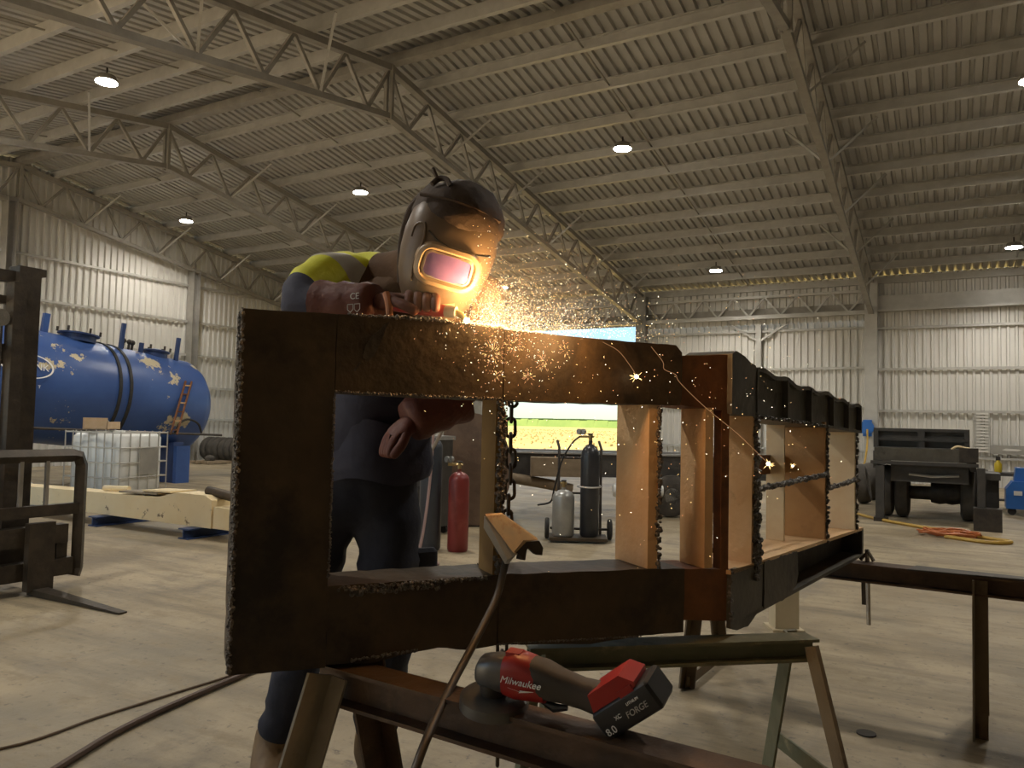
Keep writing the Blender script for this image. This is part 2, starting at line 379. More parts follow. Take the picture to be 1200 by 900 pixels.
# --- roof sheets, purlins, bridging
roof = thing('ceiling', (0, YR, ZR), 'ribbed metal roof with purlins over the workshop', 'roof', kind='structure')
nsh = 34; rw = (XE+.1-(XG-.1))/nsh
for sgn in (1, -1):
    ye = (YB+.12) if sgn > 0 else (YF-.12)
    me = sheet_mesh(rw, lambda u, d: [(u, 0, SHEET+d), (u, ye-YR, SHEET-abs(ye-YR)*SL+d)]).mesh('roof_sheet'); me.materials.append(m_roof)
    for i in range(nsh): link('roof_sheet', me, roof, Matrix.Translation((XG-.1+i*rw, 0, 0)))
    k = 0; yy = .67
    while yy < 10.4:
        y = YR + sgn*yy; z = zch(y)
        pr = [(-.035,0),(.035,0),(.035,.025),(.028,.025),(.028,.008),(-.028,.008),(-.028,.155),(.02,.155),(.02,.165),(-.035,.165)]
        b = MB(); b.section((XG, y, z), (XE, y, z), [(a*sgn, c) for a, c in pr]); b.build('purlin', m_galv, roof); yy += .9
    for xa, xb in ((XG, XT2), (XT2, XT1), (XT1, XT0), (XT0, XN)):
        xm = (xa+xb)/2; b = MB(); b.tube([(xm, YR+sgn*.15, zch(YR+sgn*.15)+.06), (xm, YR+sgn*10.3, zch(YR+sgn*10.3)+.06)], .014, 5); b.build('bridging_rod', m_galv_dk, roof)
b = MB(); b.beam((XG, YR, ZR+.05), (XE, YR, ZR+.05), .16, .12); b.build('ridge_purlin', m_galv_dk, roof)

# --- trusses
TD = .74
def make_truss(x, label, first=None):
    t = thing('roof_truss', (x, YR, ZR), label, 'roof truss', 'lattice roof trusses', 'structure')
    if first is not None:
        for ch in first.children:
            inst(ch.name.split('.')[0], ch, t, ch.matrix_basis.copy()).matrix_parent_inverse = Matrix()
        return t
    def put(name, p0, p1, w, h, m=m_galv_dk):
        b = MB(); b.beam(Vector(p0)-Vector((0,YR,ZR)), Vector(p1)-Vector((0,YR,ZR)), w, h); me = b.mesh(name); me.materials.append(m); link(name, me, t, Matrix())
    for s in (1, -1):
        ye = YR + s*10.35
        put('top_chord', (0, YR, ZR-.045), (0, ye, zch(ye)-.045), .10, .09)
        put('bottom_chord', (0, YR, ZR-TD), (0, ye, zch(ye)-TD), .10, .08)
        n = 11; top = [YR+s*(.02+i*.9) for i in range(n+1)]; bot = [YR+s*(.45+i*.9) for i in range(n)]
        for i in range(n):
            put('web', (0, top[i], zch(top[i])-.08), (0, bot[i], zch(bot[i])-TD+.03), .045, .045)
            put('web', (0, bot[i], zch(bot[i])-TD+.03), (0, top[i+1], zch(top[i+1])-.08), .045, .045)
        for i in (2, 4, 6, 8, 10):
            yy = YR+s*(.67+.9*(i-1)); yb = bot[i-1]
            for dx in ((.62,) if i % 4 else (-.62, .62)): put('fly_brace', (0, yb, zch(yb)-TD), (dx, yy+s*.2, zch(yy)+.01), .03, .03, m_galv)
    put('king_post', (.05, YR, ZR), (.05, YR, ZR-TD-.06), .05, .05); put('king_post', (-.05, YR, ZR), (-.05, YR, ZR-TD-.06), .05, .05)
    return t
tr0 = make_truss(XT1, 'lattice roof truss passing above the welder\'s helmet')
make_truss(XT2, 'lattice roof truss second from the left gable wall', tr0)
make_truss(XG+.2, 'lattice roof truss lying against the left gable wall', tr0)
make_truss(XT0, 'lattice roof truss at the right side of the picture', tr0)
make_truss(XN, 'lattice roof truss beyond the right picture edge', tr0)

# --- high bay lamps
m_lamp = emission('lamp_lens', (1.0, .95, .85), 45)
lamp0 = None
for x, yy, lb in ((-9.75, 6.0, 'bright round high bay lamp at the upper left of the roof'), (-9.8, 11.15, 'high bay lamp hanging left of the welder\'s helmet'), (-4.45, 11.15, 'high bay lamp hanging in the middle of the far roof slope'),
        (-4.45, 16.75, 'high bay lamp near the back wall above the dark rail end'), (-14.85, 11.13, 'small high bay lamp near the left gable wall'), (1.05, 16.75, 'high bay lamp at the right picture edge by the back wall'),
        (.9, 11.15, 'high bay lamp at the upper right picture edge'), (-9.9, 16.75, 'high bay lamp just right of the helmet visor'), (-4.45, 6.0, 'high bay lamp on the near slope above the frame'), (.9, 6.0, 'high bay lamp on the near slope to the right'), (-4.45, .8, 'high bay lamp on the near slope behind the camera'), (-14.8, 6.0, 'high bay lamp on the near slope by the gable')):
    z = zch(yy)-.02
    if lamp0 is None:
        t = thing('high_bay_lamp', (x, yy, z), lb, 'lamp', 'high bay lamps under the roof'); lamp0 = t
        for nm, prof, m in (('bracket', [(.012, 0), (.012, -.10)], m_dark), ('housing', [(.05,-.09),(.11,-.11),(.14,-.17),(.15,-.19)], m_galv_dk), ('lens', [(.001,-.186),(.135,-.186),(.135,-.2),(.001,-.205)], m_lamp)):
            b = MB(); b.lathe(prof, None, 20); me = b.mesh(nm, True); me.materials.append(m); link(nm, me, t, Matrix())
    else:
        t = thing('high_bay_lamp', (x, yy, z), lb, 'lamp', 'high bay lamps under the roof')
        for ch in lamp0.children:
            if ch.type == 'MESH': inst(ch.name.split('.')[0], ch, t)
    ld = bpy.data.lights.new('lamp_light', 'SPOT'); ld.energy = LAMP_POWER; ld.color = (1.0, .94, .85); ld.shadow_soft_size = .14; ld.spot_size = R(150); ld.spot_blend = .6
    lo = bpy.data.objects.new('lamp_light', ld); COL.objects.link(lo); lo.parent = t; lo.location = (0, 0, -.23)

# ------------------------------------------------------------------ the rusty steel frame being cut
AO, AD, AN = Vector((-1.288, 1.111)), Vector((.595, .804)), Vector((-.804, .595))
CO, CD, CN = Vector((-.522, 2.146)), Vector((.116, .993)), Vector((-.993, .116))
def WA(s, z, t=0.0): p = AO + AD*s + AN*t; return Vector((p.x, p.y, z))
def WC(s, z, t=0.0): p = CO + CD*s + CN*t; return Vector((p.x, p.y, z))
def ragged(poly, step, amp, seed, keep=()):
    rnd = random.Random(seed); out = []; n = len(poly)
    for i in range(n):
        a = Vector(poly[i]); b = Vector(poly[(i+1) % n]); k = max(1, int((b-a).length/step))
        for j in range(k):
            p = a.lerp(b, j/k)
            if j: p = p + Vector((rnd.uniform(-amp, amp), rnd.uniform(-amp, amp)))
            out.append((p.x, p.y))
    return out
fr = thing('rusty_chassis', WA(.6, .606, .07), 'large rusty steel chassis frame on its side being cut on trestles', 'steel frame')
def plate(name, poly, t0, t1, m, fn=WA, par=fr, rag=.0, seed=1, step=.03):
    b = MB(); b.prism(ragged(poly, step, rag, seed) if rag else poly, fn, t0, t1); return b.build(name, m, par)
DEP = .15
plate('end_plate', [(0,.617),(.196,.612),(.196,1.378),(0,1.376)], 0, DEP, m_rustdk, rag=.0012, seed=2)
plate('upper_rail_plate', [(.197,1.207),(.597,1.202),(.597,1.377),(.45,1.381),(.197,1.378)], 0, DEP, m_rustdk, rag=.0012, seed=3)
plate('upper_rail_plate', [(.600,1.201),(1.112,1.203),(1.118,1.22),(1.118,1.345),(1.098,1.364),(.85,1.366),(.600,1.372)], 0, DEP, m_rustdk, rag=.0012, seed=4)
plate('lower_rail_plate', [(.197,.618),(.30,.612),(.36,.622),(.45,.630),(.52,.618),(.597,.622),(.597,.786),(.197,.785)], 0, DEP, m_rustdk, rag=.0012, seed=5, step=.02)
plate('lower_rail_plate', [(.600,.622),(.85,.600),(1.0,.607),(1.132,.604),(1.134,.770),(1.0,.776),(.600,.787)], 0, DEP, m_rustdk, rag=.0012, seed=6)
plate('corner_plate', [(1.119,1.205),(1.286,1.192),(1.286,1.350),(1.119,1.338)], .012, DEP, m_rustor, rag=.0012, seed=7)
plate('corner_plate', [(1.135,.632),(1.288,.618),(1.300,.757),(1.135,.768)], .012, DEP, m_rustor, rag=.0012, seed=8)
# upright plates between the rails (left sides face the daylight)
plate('upright', [(.583,.786),(.603,.786),(.603,1.203),(.583,1.203)], .004, .095, m_olive)
plate('upright', [(1.020,.774),(1.050,.774),(1.050,1.205),(1.020,1.205)], .006, .165, m_peach)
plate('upright', [(1.205,.765),(1.232,.765),(1.232,1.20),(1.205,1.20)], .010, .120, m_peach)
plate('upright', [(1.262,.757),(1.288,.757),(1.288,1.20),(1.262,1.20)], .012, .045, m_rustor)
def cz(s, z0, z1): return z0 + (z1-z0)*s/1.6
plate('upright', [(.175,.745),(.195,.745),(.195,1.19),(.175,1.19)], .004, .105, m_peach, WC)
plate('upright', [(.985,.722),(1.010,.722),(1.010,1.175),(.985,1.175)], .004, .165, m_ochre, WC)
plate('upright', [(.80,.73),(.812,.73),(.812,1.175),(.80,1.175)], .10, .165, m_cream, WC)
plate('upright', [(1.470,.715),(1.495,.715),(1.495,1.15),(1.470,1.15)], .004, .165, m_cream, WC)
# receding upper rail: flush first panel, then recessed web with ribs and flanges
plate('side_plate', [(0,1.185),(.195,1.180),(.195,1.332),(.15,1.338),(.10,1.352),(.03,1.362),(0,1.352)], 0, .14, m_grey_st, WC, rag=.002, seed=11)

plate('rail_web', [(.195,1.182),(1.58,1.135),(1.58,1.250),(.195,1.325)], .016, .145, m_grey_st, WC)
pl_ = [(.195+i*.0461, cz(.195+i*.0461, 1.336, 1.252) + .007*math.sin(i*1.15) + .004*math.sin(i*.43)) for i in range(31)]
plate('rail_flange', pl_ + [(s_, z_-.014) for s_, z_ in reversed(pl_)], 0, .16, m_grey_st, WC)
plate('rail_flange', [(.195,1.180),(1.58,1.132),(1.58,1.144),(.195,1.192)], -.002, .16, m_grey_st, WC)
for s_ in (.20, .50, .78, 1.09, 1.335, 1.565):
    plate('rail_rib', [(s_,cz(s_,1.185,1.135)),(s_+.014,cz(s_,1.185,1.135)),(s_+.014,cz(s_,1.332,1.250)),(s_,cz(s_,1.332,1.250))], -.003, .05, m_grey_st, WC)
# receding lower rail: torn side plate and open channel
plate('side_plate', [(0,.600),(.05,.585),(.14,.578),(.20,.596),(.26,.612),(.27,.745),(.16,.748),(.02,.757),(0,.757)], 0, .012, m_grey_st, WC, rag=.002, seed=13)
plate('side_plate', [(.272,.606),(.36,.612),(.44,.598),(.52,.606),(.60,.620),(.625,.66),(.61,.735),(.272,.745)], -.003, .010, m_grey_st, WC, rag=.004, seed=14, step=.02)
plate('rail_flange', [(0,.745),(1.62,.705),(1.62,.717),(0,.757)], 0, .165, m_peach, WC)
plate('rail_flange', [(.1,.600),(1.62,.592),(1.62,.604),(.1,.612)], 0, .165, m_grey_st, WC)
plate('rail_web', [(0,.61),(1.60,.602),(1.60,.708),(0,.747)], .085, .10, m_dark, WC)
plate('rail_rib', [(1.59,.600),(1.62,.598),(1.62,.708),(1.59,.710)], 0, .09, m_dark, WC)
for s0, s1, z in ((.20, 1.00, .978), (1.00, 1.49, .935)):
    b = beads([WC(s0, z-.012, -.004), WC(s1, z, -.004)], .009, 21); b.tube([WC(s0, z-.012, -.003), WC(s1, z, -.003)], .008, 6); b.build('brace_bar', m_slag, fr)
# cross plate and thin rods seen through the receding window
plate('cross_plate', [(.3,.985),(.98,.975),(.98,1.045),(.3,1.055)], .15, .162, m_rustor, WC)
for s_ in (.33, .62):
    b = MB(); b.tube([WC(s_, .74, .15), WC(s_+.02, 1.18, .15)], .009, 6); b.build('tie_rod', m_rustor, fr)
plate('soot_stain', [(.255,1.285),(.268,1.278),(.282,1.292),(.296,1.322),(.306,1.352),(.314,1.368),(.304,1.364),(.290,1.348),(.276,1.336),(.262,1.314)], -.0008, .0, m_dark)
plate('soot_stain', [(.236,1.255),(.240,1.254),(.254,1.274),(.250,1.276)], -.0008, .0, m_dark)
# weld beads and slag
for i, (pth, r_) in enumerate((([WA(0,.62,0), WA(0,1.375,0)], .0055), ([WA(0,.62,.05), WA(-.002,1.375,.05)], .004), ([WA(.592,.79,0), WA(.592,1.20,0)], .0085), ([WA(.606,.79,.004), WA(.606,1.20,.004)], .006),
        ([WA(1.052,.775,.004), WA(1.052,1.20,.004)], .0085), ([WA(1.290,.62,.006), WA(1.290,.755,.006)], .008), ([WC(.195,.70,0), WC(.195,1.19,0)], .013), ([WC(.215,.72,0), WC(.210,1.0,0)], .013), ([WC(1.010,.72,.002), WC(1.010,1.16,.002)], .009), ([WC(1.497,.71,.002), WC(1.497,1.14,.002)], .009),
        ([WA(.20,1.207,0), WA(.595,1.204,0)], .0035), ([WA(.197,.80,0), WA(.197,1.20,0)], .003), ([WA(.22,1.380,0), WA(.47,1.381,0)], .0035), ([WA(.33,1.381,.004), WA(.46,1.383,.004)], .006), ([WA(.22,.778,-.002), WA(.57,.782,-.002)], .006), ([WA(.25,.768,-.002), WA(.45,.770,-.002)], .007), ([WA(.25,.622,-.002), WA(.40,.630,-.002)], .0045), ([WA(.6,.624,0), WA(1.0,.606,0)], .003), ([WC(.2,1.182,-.002), WC(.95,1.16,-.002)], .006))):
    b = beads(pth, r_, 100+i); b.build('weld_bead', m_slag, fr, True)

# ------------------------------------------------------------------ trestles
m_trestle = mat('rusty_trestle', (.060,.034,.019), (.11,.062,.032), 9, .6, .2, bump=.2, c3=(.17,.11,.06), s3=5, lo3=.6, hi3=.75)
m_trgreen = mat('chipped_green_paint', (.155,.16,.095), (.21,.20,.125), 8, .55, .1, bump=.15, c3=(.33,.29,.18), s3=7, lo3=.58, hi3=.68)
m_trpale = mat('tan_paint_and_lit_leg', (.24,.20,.145), (.33,.28,.20), 7, .6, .05, c3=(.12,.08,.05), s3=5)  # pale tan; on two trestle legs it paints in the light falling there
m_legbr = mat('brown_worn_leg', (.12,.085,.045), (.17,.12,.065), 7, .6, .1, c3=(.08,.045,.025), s3=4)
ch_prof = lambda w, h: [(-w/2,-h/2),(w/2,-h/2),(w/2,-h/2+.008),(.005,-h/2+.008),(.005,h/2-.008),(w/2,h/2-.008),(w/2,h/2),(-w/2,h/2),(-w/2,h/2-.008),(-.005,h/2-.008),(-.005,-h/2+.008),(-w/2,-h/2+.008)]
def trestle(name, p0, p1, ztop, w, h, spread, label, mb_, ml, legw=(.05,.05), inset=(.06,.06), spreads=None, brace=.24, legmats=None, lean=.05):
    p0 = Vector(p0); p1 = Vector(p1); d = (p1-p0).normalized(); n = Vector((d.y, -d.x, 0))
    t = thing(name, ((p0.x+p1.x)/2, (p0.y+p1.y)/2, 0), label, 'trestle', 'steel trestles')
    b = MB(); b.section((p0.x, p0.y, ztop-h/2), (p1.x, p1.y, ztop-h/2), ch_prof(w, h)); b.build('top_beam', mb_, t)
    sp_ = spread
    for e, (q, sgn) in enumerate(((p0, 1), (p1, -1))):
        spread = sp_ if spreads is None else spreads[e]
        c = q + d*inset[e]*sgn
        for s in (1, -1):
            a = Vector((c.x, c.y, ztop-.012)) + n*s*(w/2+legw[1]*.4); f = Vector((c.x, c.y, 0)) + n*s*spread - d*sgn*(lean if s > 0 else lean*.4)
            b = MB(); b.section(a, f + Vector((0,0,.002)), [(-legw[0]/2,-legw[1]/2),(legw[0]/2,-legw[1]/2),(legw[0]/2,-legw[1]/2+.007),(-legw[0]/2+.007,-legw[1]/2+.007),(-legw[0]/2+.007,legw[1]/2),(-legw[0]/2,legw[1]/2)], d); b.build('leg', (legmats or {}).get((e, s), ml), t)
        zb = brace; k = 1-zb/(ztop-h)
        b = MB(); b.beam(Vector((c.x, c.y, zb)) + n*(w*.25+(spread-w*.25)*k), Vector((c.x, c.y, zb)) - n*(w*.25+(spread-w*.25)*k), .008, .045); b.build('brace', ml, t)
    return t
# near trestle: its beam carries the grinder and runs out of the picture at the lower right
trestle('trestle', (-1.24, 1.331, 0), (.30, 1.235, 0), .606, .075, .08, .24, 'dark rusty trestle in front with the grinder lying on its beam', m_trestle, m_trestle, (.075, .05), (.08, .12), legmats={(0, 1): m_trpale})  # one leg takes the paler tone, painted as if lit
trestle('trestle', (-.95, 1.775, 0), (-.335, 2.295, 0), .576, .075, .06, .24, 'green painted trestle with one leg coloured as lit, under the kink of the rusty frame', m_trgreen, m_trgreen, (.055, .04), (.05, .02), legmats={(1, 1): m_trpale})
trestle('trestle', (-1.05, 3.60, 0), (.70, 3.52, 0), .592, .10, .075, .25, 'long dark beam trestle at the right under the far frame end', m_trestle, m_legbr, (.075, .05), (.06, .60), brace=.03, spreads=(.25, .14), lean=.0)

# ------------------------------------------------------------------ lettering helper
def text(name, body, size, M, m, parent, shear=0.0, ext=.0006):
    c = bpy.data.curves.new(name, 'FONT'); c.body = body; c.size = size; c.extrude = ext; c.align_x = 'CENTER'; c.align_y = 'CENTER'; c.shear = shear
    tmp = bpy.data.objects.new(name, c); COL.objects.link(tmp); bpy.context.view_layer.update()
    me = bpy.data.meshes.new_from_object(tmp.evaluated_get(bpy.context.evaluated_depsgraph_get())); bpy.data.objects.remove(tmp); me.materials.clear(); me.materials.append(m)
    o = bpy.data.objects.new(name, me); COL.objects.link(o)
    o.parent = parent; o.matrix_parent_inverse = parent_world(parent).inverted(); o.matrix_basis = M; return o
def axes(origin, x, y):
    x = Vector(x).normalized(); y = Vector(y); z = x.cross(y).normalized(); y = z.cross(x); o = Vector(origin)
    return Matrix(((x.x, y.x, z.x, o.x), (x.y, y.y, z.y, o.y), (x.z, y.z, z.z, o.z), (0, 0, 0, 1)))
m_wtext = mat('white_lettering', (.85,.85,.82), None, rough=.5)

# ------------------------------------------------------------------ forklift
m_fork = mat('dark_forklift_steel', (.042,.033,.024), (.075,.058,.040), 8, .5, .4, bump=.15, c3=(.12,.08,.05), s3=6, lo3=.62, hi3=.78)
m_yel = mat('forklift_yellow', (.60,.33,.03), (.52,.28,.03), 4, .45)
m_chrome = mat('worn_ram_chrome', (.55,.53,.5), (.4,.38,.35), 10, .25, .9)
ft = thing('forklift', (-5.6, 2.2, 0), 'old dark forklift with mast and load guard at the left edge', 'forklift')
def fbox(name, lo, hi, m=m_fork, par=ft): b = MB(); b.box(lo, hi); return b.build(name, m, par)
chan = [(-.065,-.07),(.065,-.07),(.065,-.045),(-.035,-.045),(-.035,.045),(.065,.045),(.065,.07),(-.065,.07)]
for yc, sg in ((2.79, 1), (1.62, -1)):
    b = MB(); b.section((-5.33, yc, .06), (-5.33, yc, 2.10), [(a, c*sg) for a, c in chan], (0,1,0)); b.build('mast_rail', m_fork, ft)
    b = MB(); b.section((-5.25, yc-sg*.09, .06), (-5.25, yc-sg*.09, 1.98), [(a*.7, c*.55*sg) for a, c in chan], (0,1,0)); b.build('mast_rail', m_fork, ft)
    b = MB(); b.tube([(-5.42, yc-sg*.20, .12), (-5.42, yc-sg*.20, 1.80)], .035, 12); b.tube([(-5.42, yc-sg*.20, 1.78), (-5.42, yc-sg*.20, 1.93)], .02, 10); b.build('lift_ram', m_chrome, ft, True)
    b = MB(); b.tube([(-5.30, yc-sg*.15, .3), (-5.30, yc-sg*.15, 1.75)], .013, 6); b.build('lift_chain', m_chrome, ft)
b = MB(); b.cbox((-5.36, 2.205, 2.03), (.10, 1.20, .07)); b.build('mast_crossbar', m_fork, ft)
b = MB(); b.cbox((-5.34, 2.205, 1.87), (.07, 1.15, .05)); b.build('mast_crossbar', m_fork, ft)
b = MB(); b.cbox((-5.38, 2.205, 1.52), (.08, 1.15, .13)); b.build('mast_crossbar', m_fork, ft)
b = MB(); b.cbox((-5.33, 2.88, 2.08), (.06, .06, .05)); b.build('mast_cap', m_fork, ft)
b = MB(); b.lathe([(.02,-.02),(.055,-.02),(.055,-.008),(.045,0),(.055,.008),(.055,.02),(.02,.02)], Matrix.Translation((-5.24, 2.60, 1.74)) @ Matrix.Rotation(R(90), 4, 'Y'), 18); b.build('chain_pulley', m_chrome, ft, True)
# load guard
b = MB()
b.tube([(-5.05, 1.28, .05), (-5.05, 1.28, .78), (-5.05, 1.31, .845), (-5.05, 1.37, .865), (-5.05, 3.0, .865), (-5.05, 3.045, .855), (-5.05, 3.065, .80), (-5.05, 3.065, .12), (-5.05, 3.05, .07)], .043, 4); b.build('guard_frame', m_fork, ft)
b = MB(); b.beam((-5.05, 1.28, .515), (-5.05, 3.06, .515), .05, .072); b.build('guard_rail', m_fork, ft)
for yy in (1.55, 1.85, 2.15, 2.42, 2.68, 2.84):
    b = MB(); b.beam((-5.05, yy, .53), (-5.05, yy, .86), .022, .022); b.build('guard_bar', m_galv_dk, ft)
fbox('carriage_bar', (-5.10, 1.30, .30), (-5.02, 2.98, .42)); fbox('carriage_bar', (-5.10, 1.30, .09), (-5.02, 3.02, .20))
for yy in (1.36, 2.2, 2.96): fbox('carriage_plate', (-5.11, yy-.035, .14), (-5.05, yy+.035, .36))
for yy in (2.66, 1.72):
    b = MB(); b.box((-5.01, yy+.04, .03), (-4.955, yy+.20, .45))
    b.hexa([(-5.01, yy+.07, .004), (-4.12, yy+.10, .004), (-4.12, yy+.15, .004), (-5.01, yy+.17, .004), (-5.01, yy+.07, .045), (-4.12, yy+.10, .012), (-4.12, yy+.15, .012), (-5.01, yy+.17, .045)]); b.build('fork', m_fork, ft)
fbox('body', (-7.5, 1.45, .35), (-5.75, 2.75, .95), m_yel); fbox('counterweight', (-7.9, 1.45, .25), (-7.5, 2.75, 1.05), m_yel); fbox('seat', (-7.0, 1.85, .95), (-6.5, 2.35, 1.15), m_black)
for x, yy in ((-5.85, 2.62), (-5.85, 1.58), (-7.4, 2.55), (-7.4, 1.65)):
    b = MB(); b.lathe([(.12,-.1),(.26,-.1),(.285,-.06),(.285,.06),(.26,.1),(.12,.1)], Matrix.Translation((x, yy, .286)) @ Matrix.Rotation(R(90), 4, 'X'), 24); b.build('wheel', m_black, ft, True)
for x in (-5.7, -7.4):
    for yy in (1.5, 2.7): b = MB(); b.tube([(x, yy, .95), (x+(.0 if x < -6 else -.12), yy, 2.0)], .03, 8); b.build('guard_post', m_fork, ft)
fbox('overhead_guard', (-7.45, 1.47, 1.98), (-5.8, 2.73, 2.03))

# ------------------------------------------------------------------ blue tank
m_tank = mat('scuffed_blue_paint', (.035,.085,.27), (.05,.115,.34), 1.4, .38, bump=.05, c3=(.58,.50,.33), s3=1.15, lo3=.600, hi3=.615, rough2=.5)
m_tankdk = mat('dark_blue_paint', (.022,.045,.13), (.03,.06,.17), 4, .45)
tx = Vector((0, -1, .104)).normalized()
TB = axes((-12.1, 9.0, 1.27), (1, 0, 0), tx.cross(Vector((1, 0, 0))))    # local z runs along the tank towards the left
TB = Matrix.Translation((-12.1, 9.0, 1.27)) @ Vector((0,0,1)).rotation_difference(tx).to_matrix().to_4x4()
tk = thing('storage_tank', (-12.1, 7.0, 0), 'big blue steel tank with peeling paint by the gable wall', 'tank')
rt = .85
b = MB(); b.lathe([(.001,-.42),(.25,-.40),(.5,-.335),(.68,-.22),(.79,-.10),(rt,.02),(rt,5.6),(.79,5.72),(.6,5.9),(.3,6.0),(.001,6.02)], TB, 48); b.build('shell', m_tank, tk, True, 60)
for z0, w in ((1.42, .05), (1.60, .05), (2.95, .10), (4.1, .05)):
    b = MB(); b.lathe([(rt,z0),(rt+.018,z0),(rt+.018,z0+w),(rt,z0+w)], TB, 48); b.build('strap', m_black if z0 < 2 else m_tankdk, tk, True)
def tl(ang, z, r_=rt): a = R(ang); return TB @ Vector((r_*math.sin(a), 0, 0)) + (TB.to_3x3() @ Vector((0, 1, 0)))*0 if False else TB @ (Vector((math.cos(a), 0, 0))*r_ + TUP*math.sin(a)*r_ + Vector((0,0,z)))
TUP = TB.to_3x3().inverted() @ Vector((0,0,1)); TUP.z = 0; TUP.normalize()
TDN = (TB.to_3x3() @ TUP)
for z0, r_ in ((2.0, .30), (.62, .22)):
    q = Vector((0,0,1)).rotation_difference(TDN).to_matrix().to_4x4(); P = tl(80, z0)
    b = MB(); b.lathe([(r_*.85,-.05),(r_*.85,.05),(r_,.05),(r_,.075),(r_*.3,.11),(.001,.11)], Matrix.Translation(P) @ q, 24); h = b.build('manhole', m_tankdk, tk, True)
    for k in range(6):
        a = k*math.pi/3; p = P + (q @ Vector((math.cos(a)*r_, math.sin(a)*r_, .08))); c = MB(); c.tube([p, p + TDN*.07], .02, 6); c.build('bolt', m_dark, h)
for ang, z0, h_, w in ((78, 2.55, .28, .07), (72, 1.35, .42, .05), (76, .95, .16, .05), (70, .32, .40, .05)):
    P = tl(ang, z0); b = MB(); b.beam(P - TDN*.08, P + TDN*h_, w, w*1.2); b.build('lug', m_tankdk if z0 < 2 else m_tank, tk)
for ang, z0 in ((84, 1.2), (86, 1.08), (85, 2.85), (88, 1.0)):
    P = tl(ang, z0); b = MB(); b.tube([P, P + TDN*.10], .022, 8); b.ball(P + TDN*.13, .045, 10, 6); b.build('valve', m_dark, tk, True)
b = MB(); b.torus(TB @ (Vector((math.cos(R(62))*.62, 0, -.06)) + TUP*.62*.9), .26, .014, TB.to_3x3() @ (Vector((math.cos(R(62)), 0, -1.1)) + TUP), 28, 6); b.build('hatch_ring', m_dark, tk)
for yy in (8.55, 5.2):
    b = MB(); b.hexa([(-12.6, yy-.1, 0), (-11.28, yy-.1, 0), (-11.28, yy+.1, 0), (-12.6, yy+.1, 0), (-12.75, yy-.1, .62), (-11.36, yy-.1, .68), (-11.36, yy+.1, .68), (-12.75, yy+.1, .62)]); b.build('saddle_leg', m_tankdk if yy > 8 else m_tank, tk)
    b = MB(); b.box((-11.30, yy-.13, 0), (-11.22, yy+.13, .62)); b.build('leg_plate', m_tank, tk)
b = MB(); b.tube([(-11.2, 5.6, .93), (-11.2, 9.3, .80)], .022, 6); b.build('side_rail', m_dark, tk)
# oval emblem with lettering, as on the tank flank
EM = axes(tl(14, 3.05, rt+.004), tx*-1, TB.to_3x3() @ (TUP*math.cos(R(14)) - Vector((math.sin(R(14)), 0, 0))))
b = MB(); n = 40
for k in range(n):
    a0, a1 = 2*math.pi*k/n, 2*math.pi*(k+1)/n
    q = [EM @ Vector((rx*math.cos(a)*1.35, rx*math.sin(a)*.68, .012)) for a in (a0, a1) for rx in (.255, .275)]
    b.add(q, [(0, 1, 3, 2)])
b.build('emblem_ring', m_wtext, tk)
text('lettering', 'NK', .14, EM @ Matrix.Translation((.20, 0, .014)), m_wtext, tk); text('lettering', 'T', .06, EM @ Matrix.Translation((.17, -.29, .006)), m_wtext, tk)
# rusty ladder leaning on the tank and a bent hose
ld_ = thing('leaning_ladder', (-11.0, 8.25, .85), 'narrow rusty ladder leaning against the blue tank', 'ladder')
a0, a1 = Vector((-11.05, 8.22, .82)), Vector((-11.33, 8.68, 1.72))
for s in (-.06, .06): b = MB(); b.beam(a0+Vector((0, s, 0)), a1+Vector((0, s, 0)), .025, .03); b.build('stile', m_rustor, ld_)
for k in range(6):
    p = a0.lerp(a1, (k+.5)/6); b = MB(); b.beam(p-Vector((0,.06,0)), p+Vector((0,.06,0)), .02, .02); b.build('rung', m_peach if k % 2 else m_rustor, ld_)
b = MB(); b.tube(smoothpath([(-11.1, 8.28, .85), (-11.15, 8.4, 1.0), (-11.2, 8.6, 1.07), (-11.2, 8.8, 1.0), (-11.2, 8.88, .84)]), .018, 6); o = b.build('bent_hose', m_black, None, True); tag(o, 'black hose looped beside the ladder on the blue tank', 'hose')

# ------------------------------------------------------------------ IBC tote with cage
m_hdpe = mat('translucent_white_plastic', (.78,.79,.76), (.70,.72,.70), 2.5, .35)
m_pallet = mat('grey_pallet_wood', (.33,.25,.16), (.24,.18,.11), 6, .7)
IB = axes((-9.047, 5.977, 0), (-.203, .979, 0), (-.979, -.203, 0))       # x along the right face, y along the left face
ib = thing('liquid_tote', (-9.4, 6.3, 0), 'white plastic liquid tote in a galvanised wire cage', 'tote')
b = MB()
def rbox(b, lo, hi, r_, M, seg=3):
    x0, y0, z0 = lo; x1, y1, z1 = hi; ring = []
    for cx, cy, a in ((x1-r_, y1-r_, 0), (x0+r_, y1-r_, 90), (x0+r_, y0+r_, 180), (x1-r_, y0+r_, 270)):
        for k in range(seg+1): t = R(a+90*k/seg); ring.append((cx, cy, math.cos(t), math.sin(t)))
    n = len(ring); lv = [(z0, -r_*.6), (z0+r_*.6, 0), (z1-r_*.6, 0), (z1, -r_*.6)]; o = len(b.v)
    for z, dr in lv: b.v += [tuple(M @ Vector((cx+cc*(r_+dr), cy+ss*(r_+dr), z))) for cx, cy, cc, ss in ring]
    for i in range(3):
        for k in range(n): b.f.append((o+i*n+k, o+i*n+(k+1) % n, o+(i+1)*n+(k+1) % n, o+(i+1)*n+k)); b.m.append(b.cur)
    b.f.append(tuple(o+k for k in range(n-1, -1, -1))); b.f.append(tuple(o+3*n+k for k in range(n))); b.m += [b.cur]*2
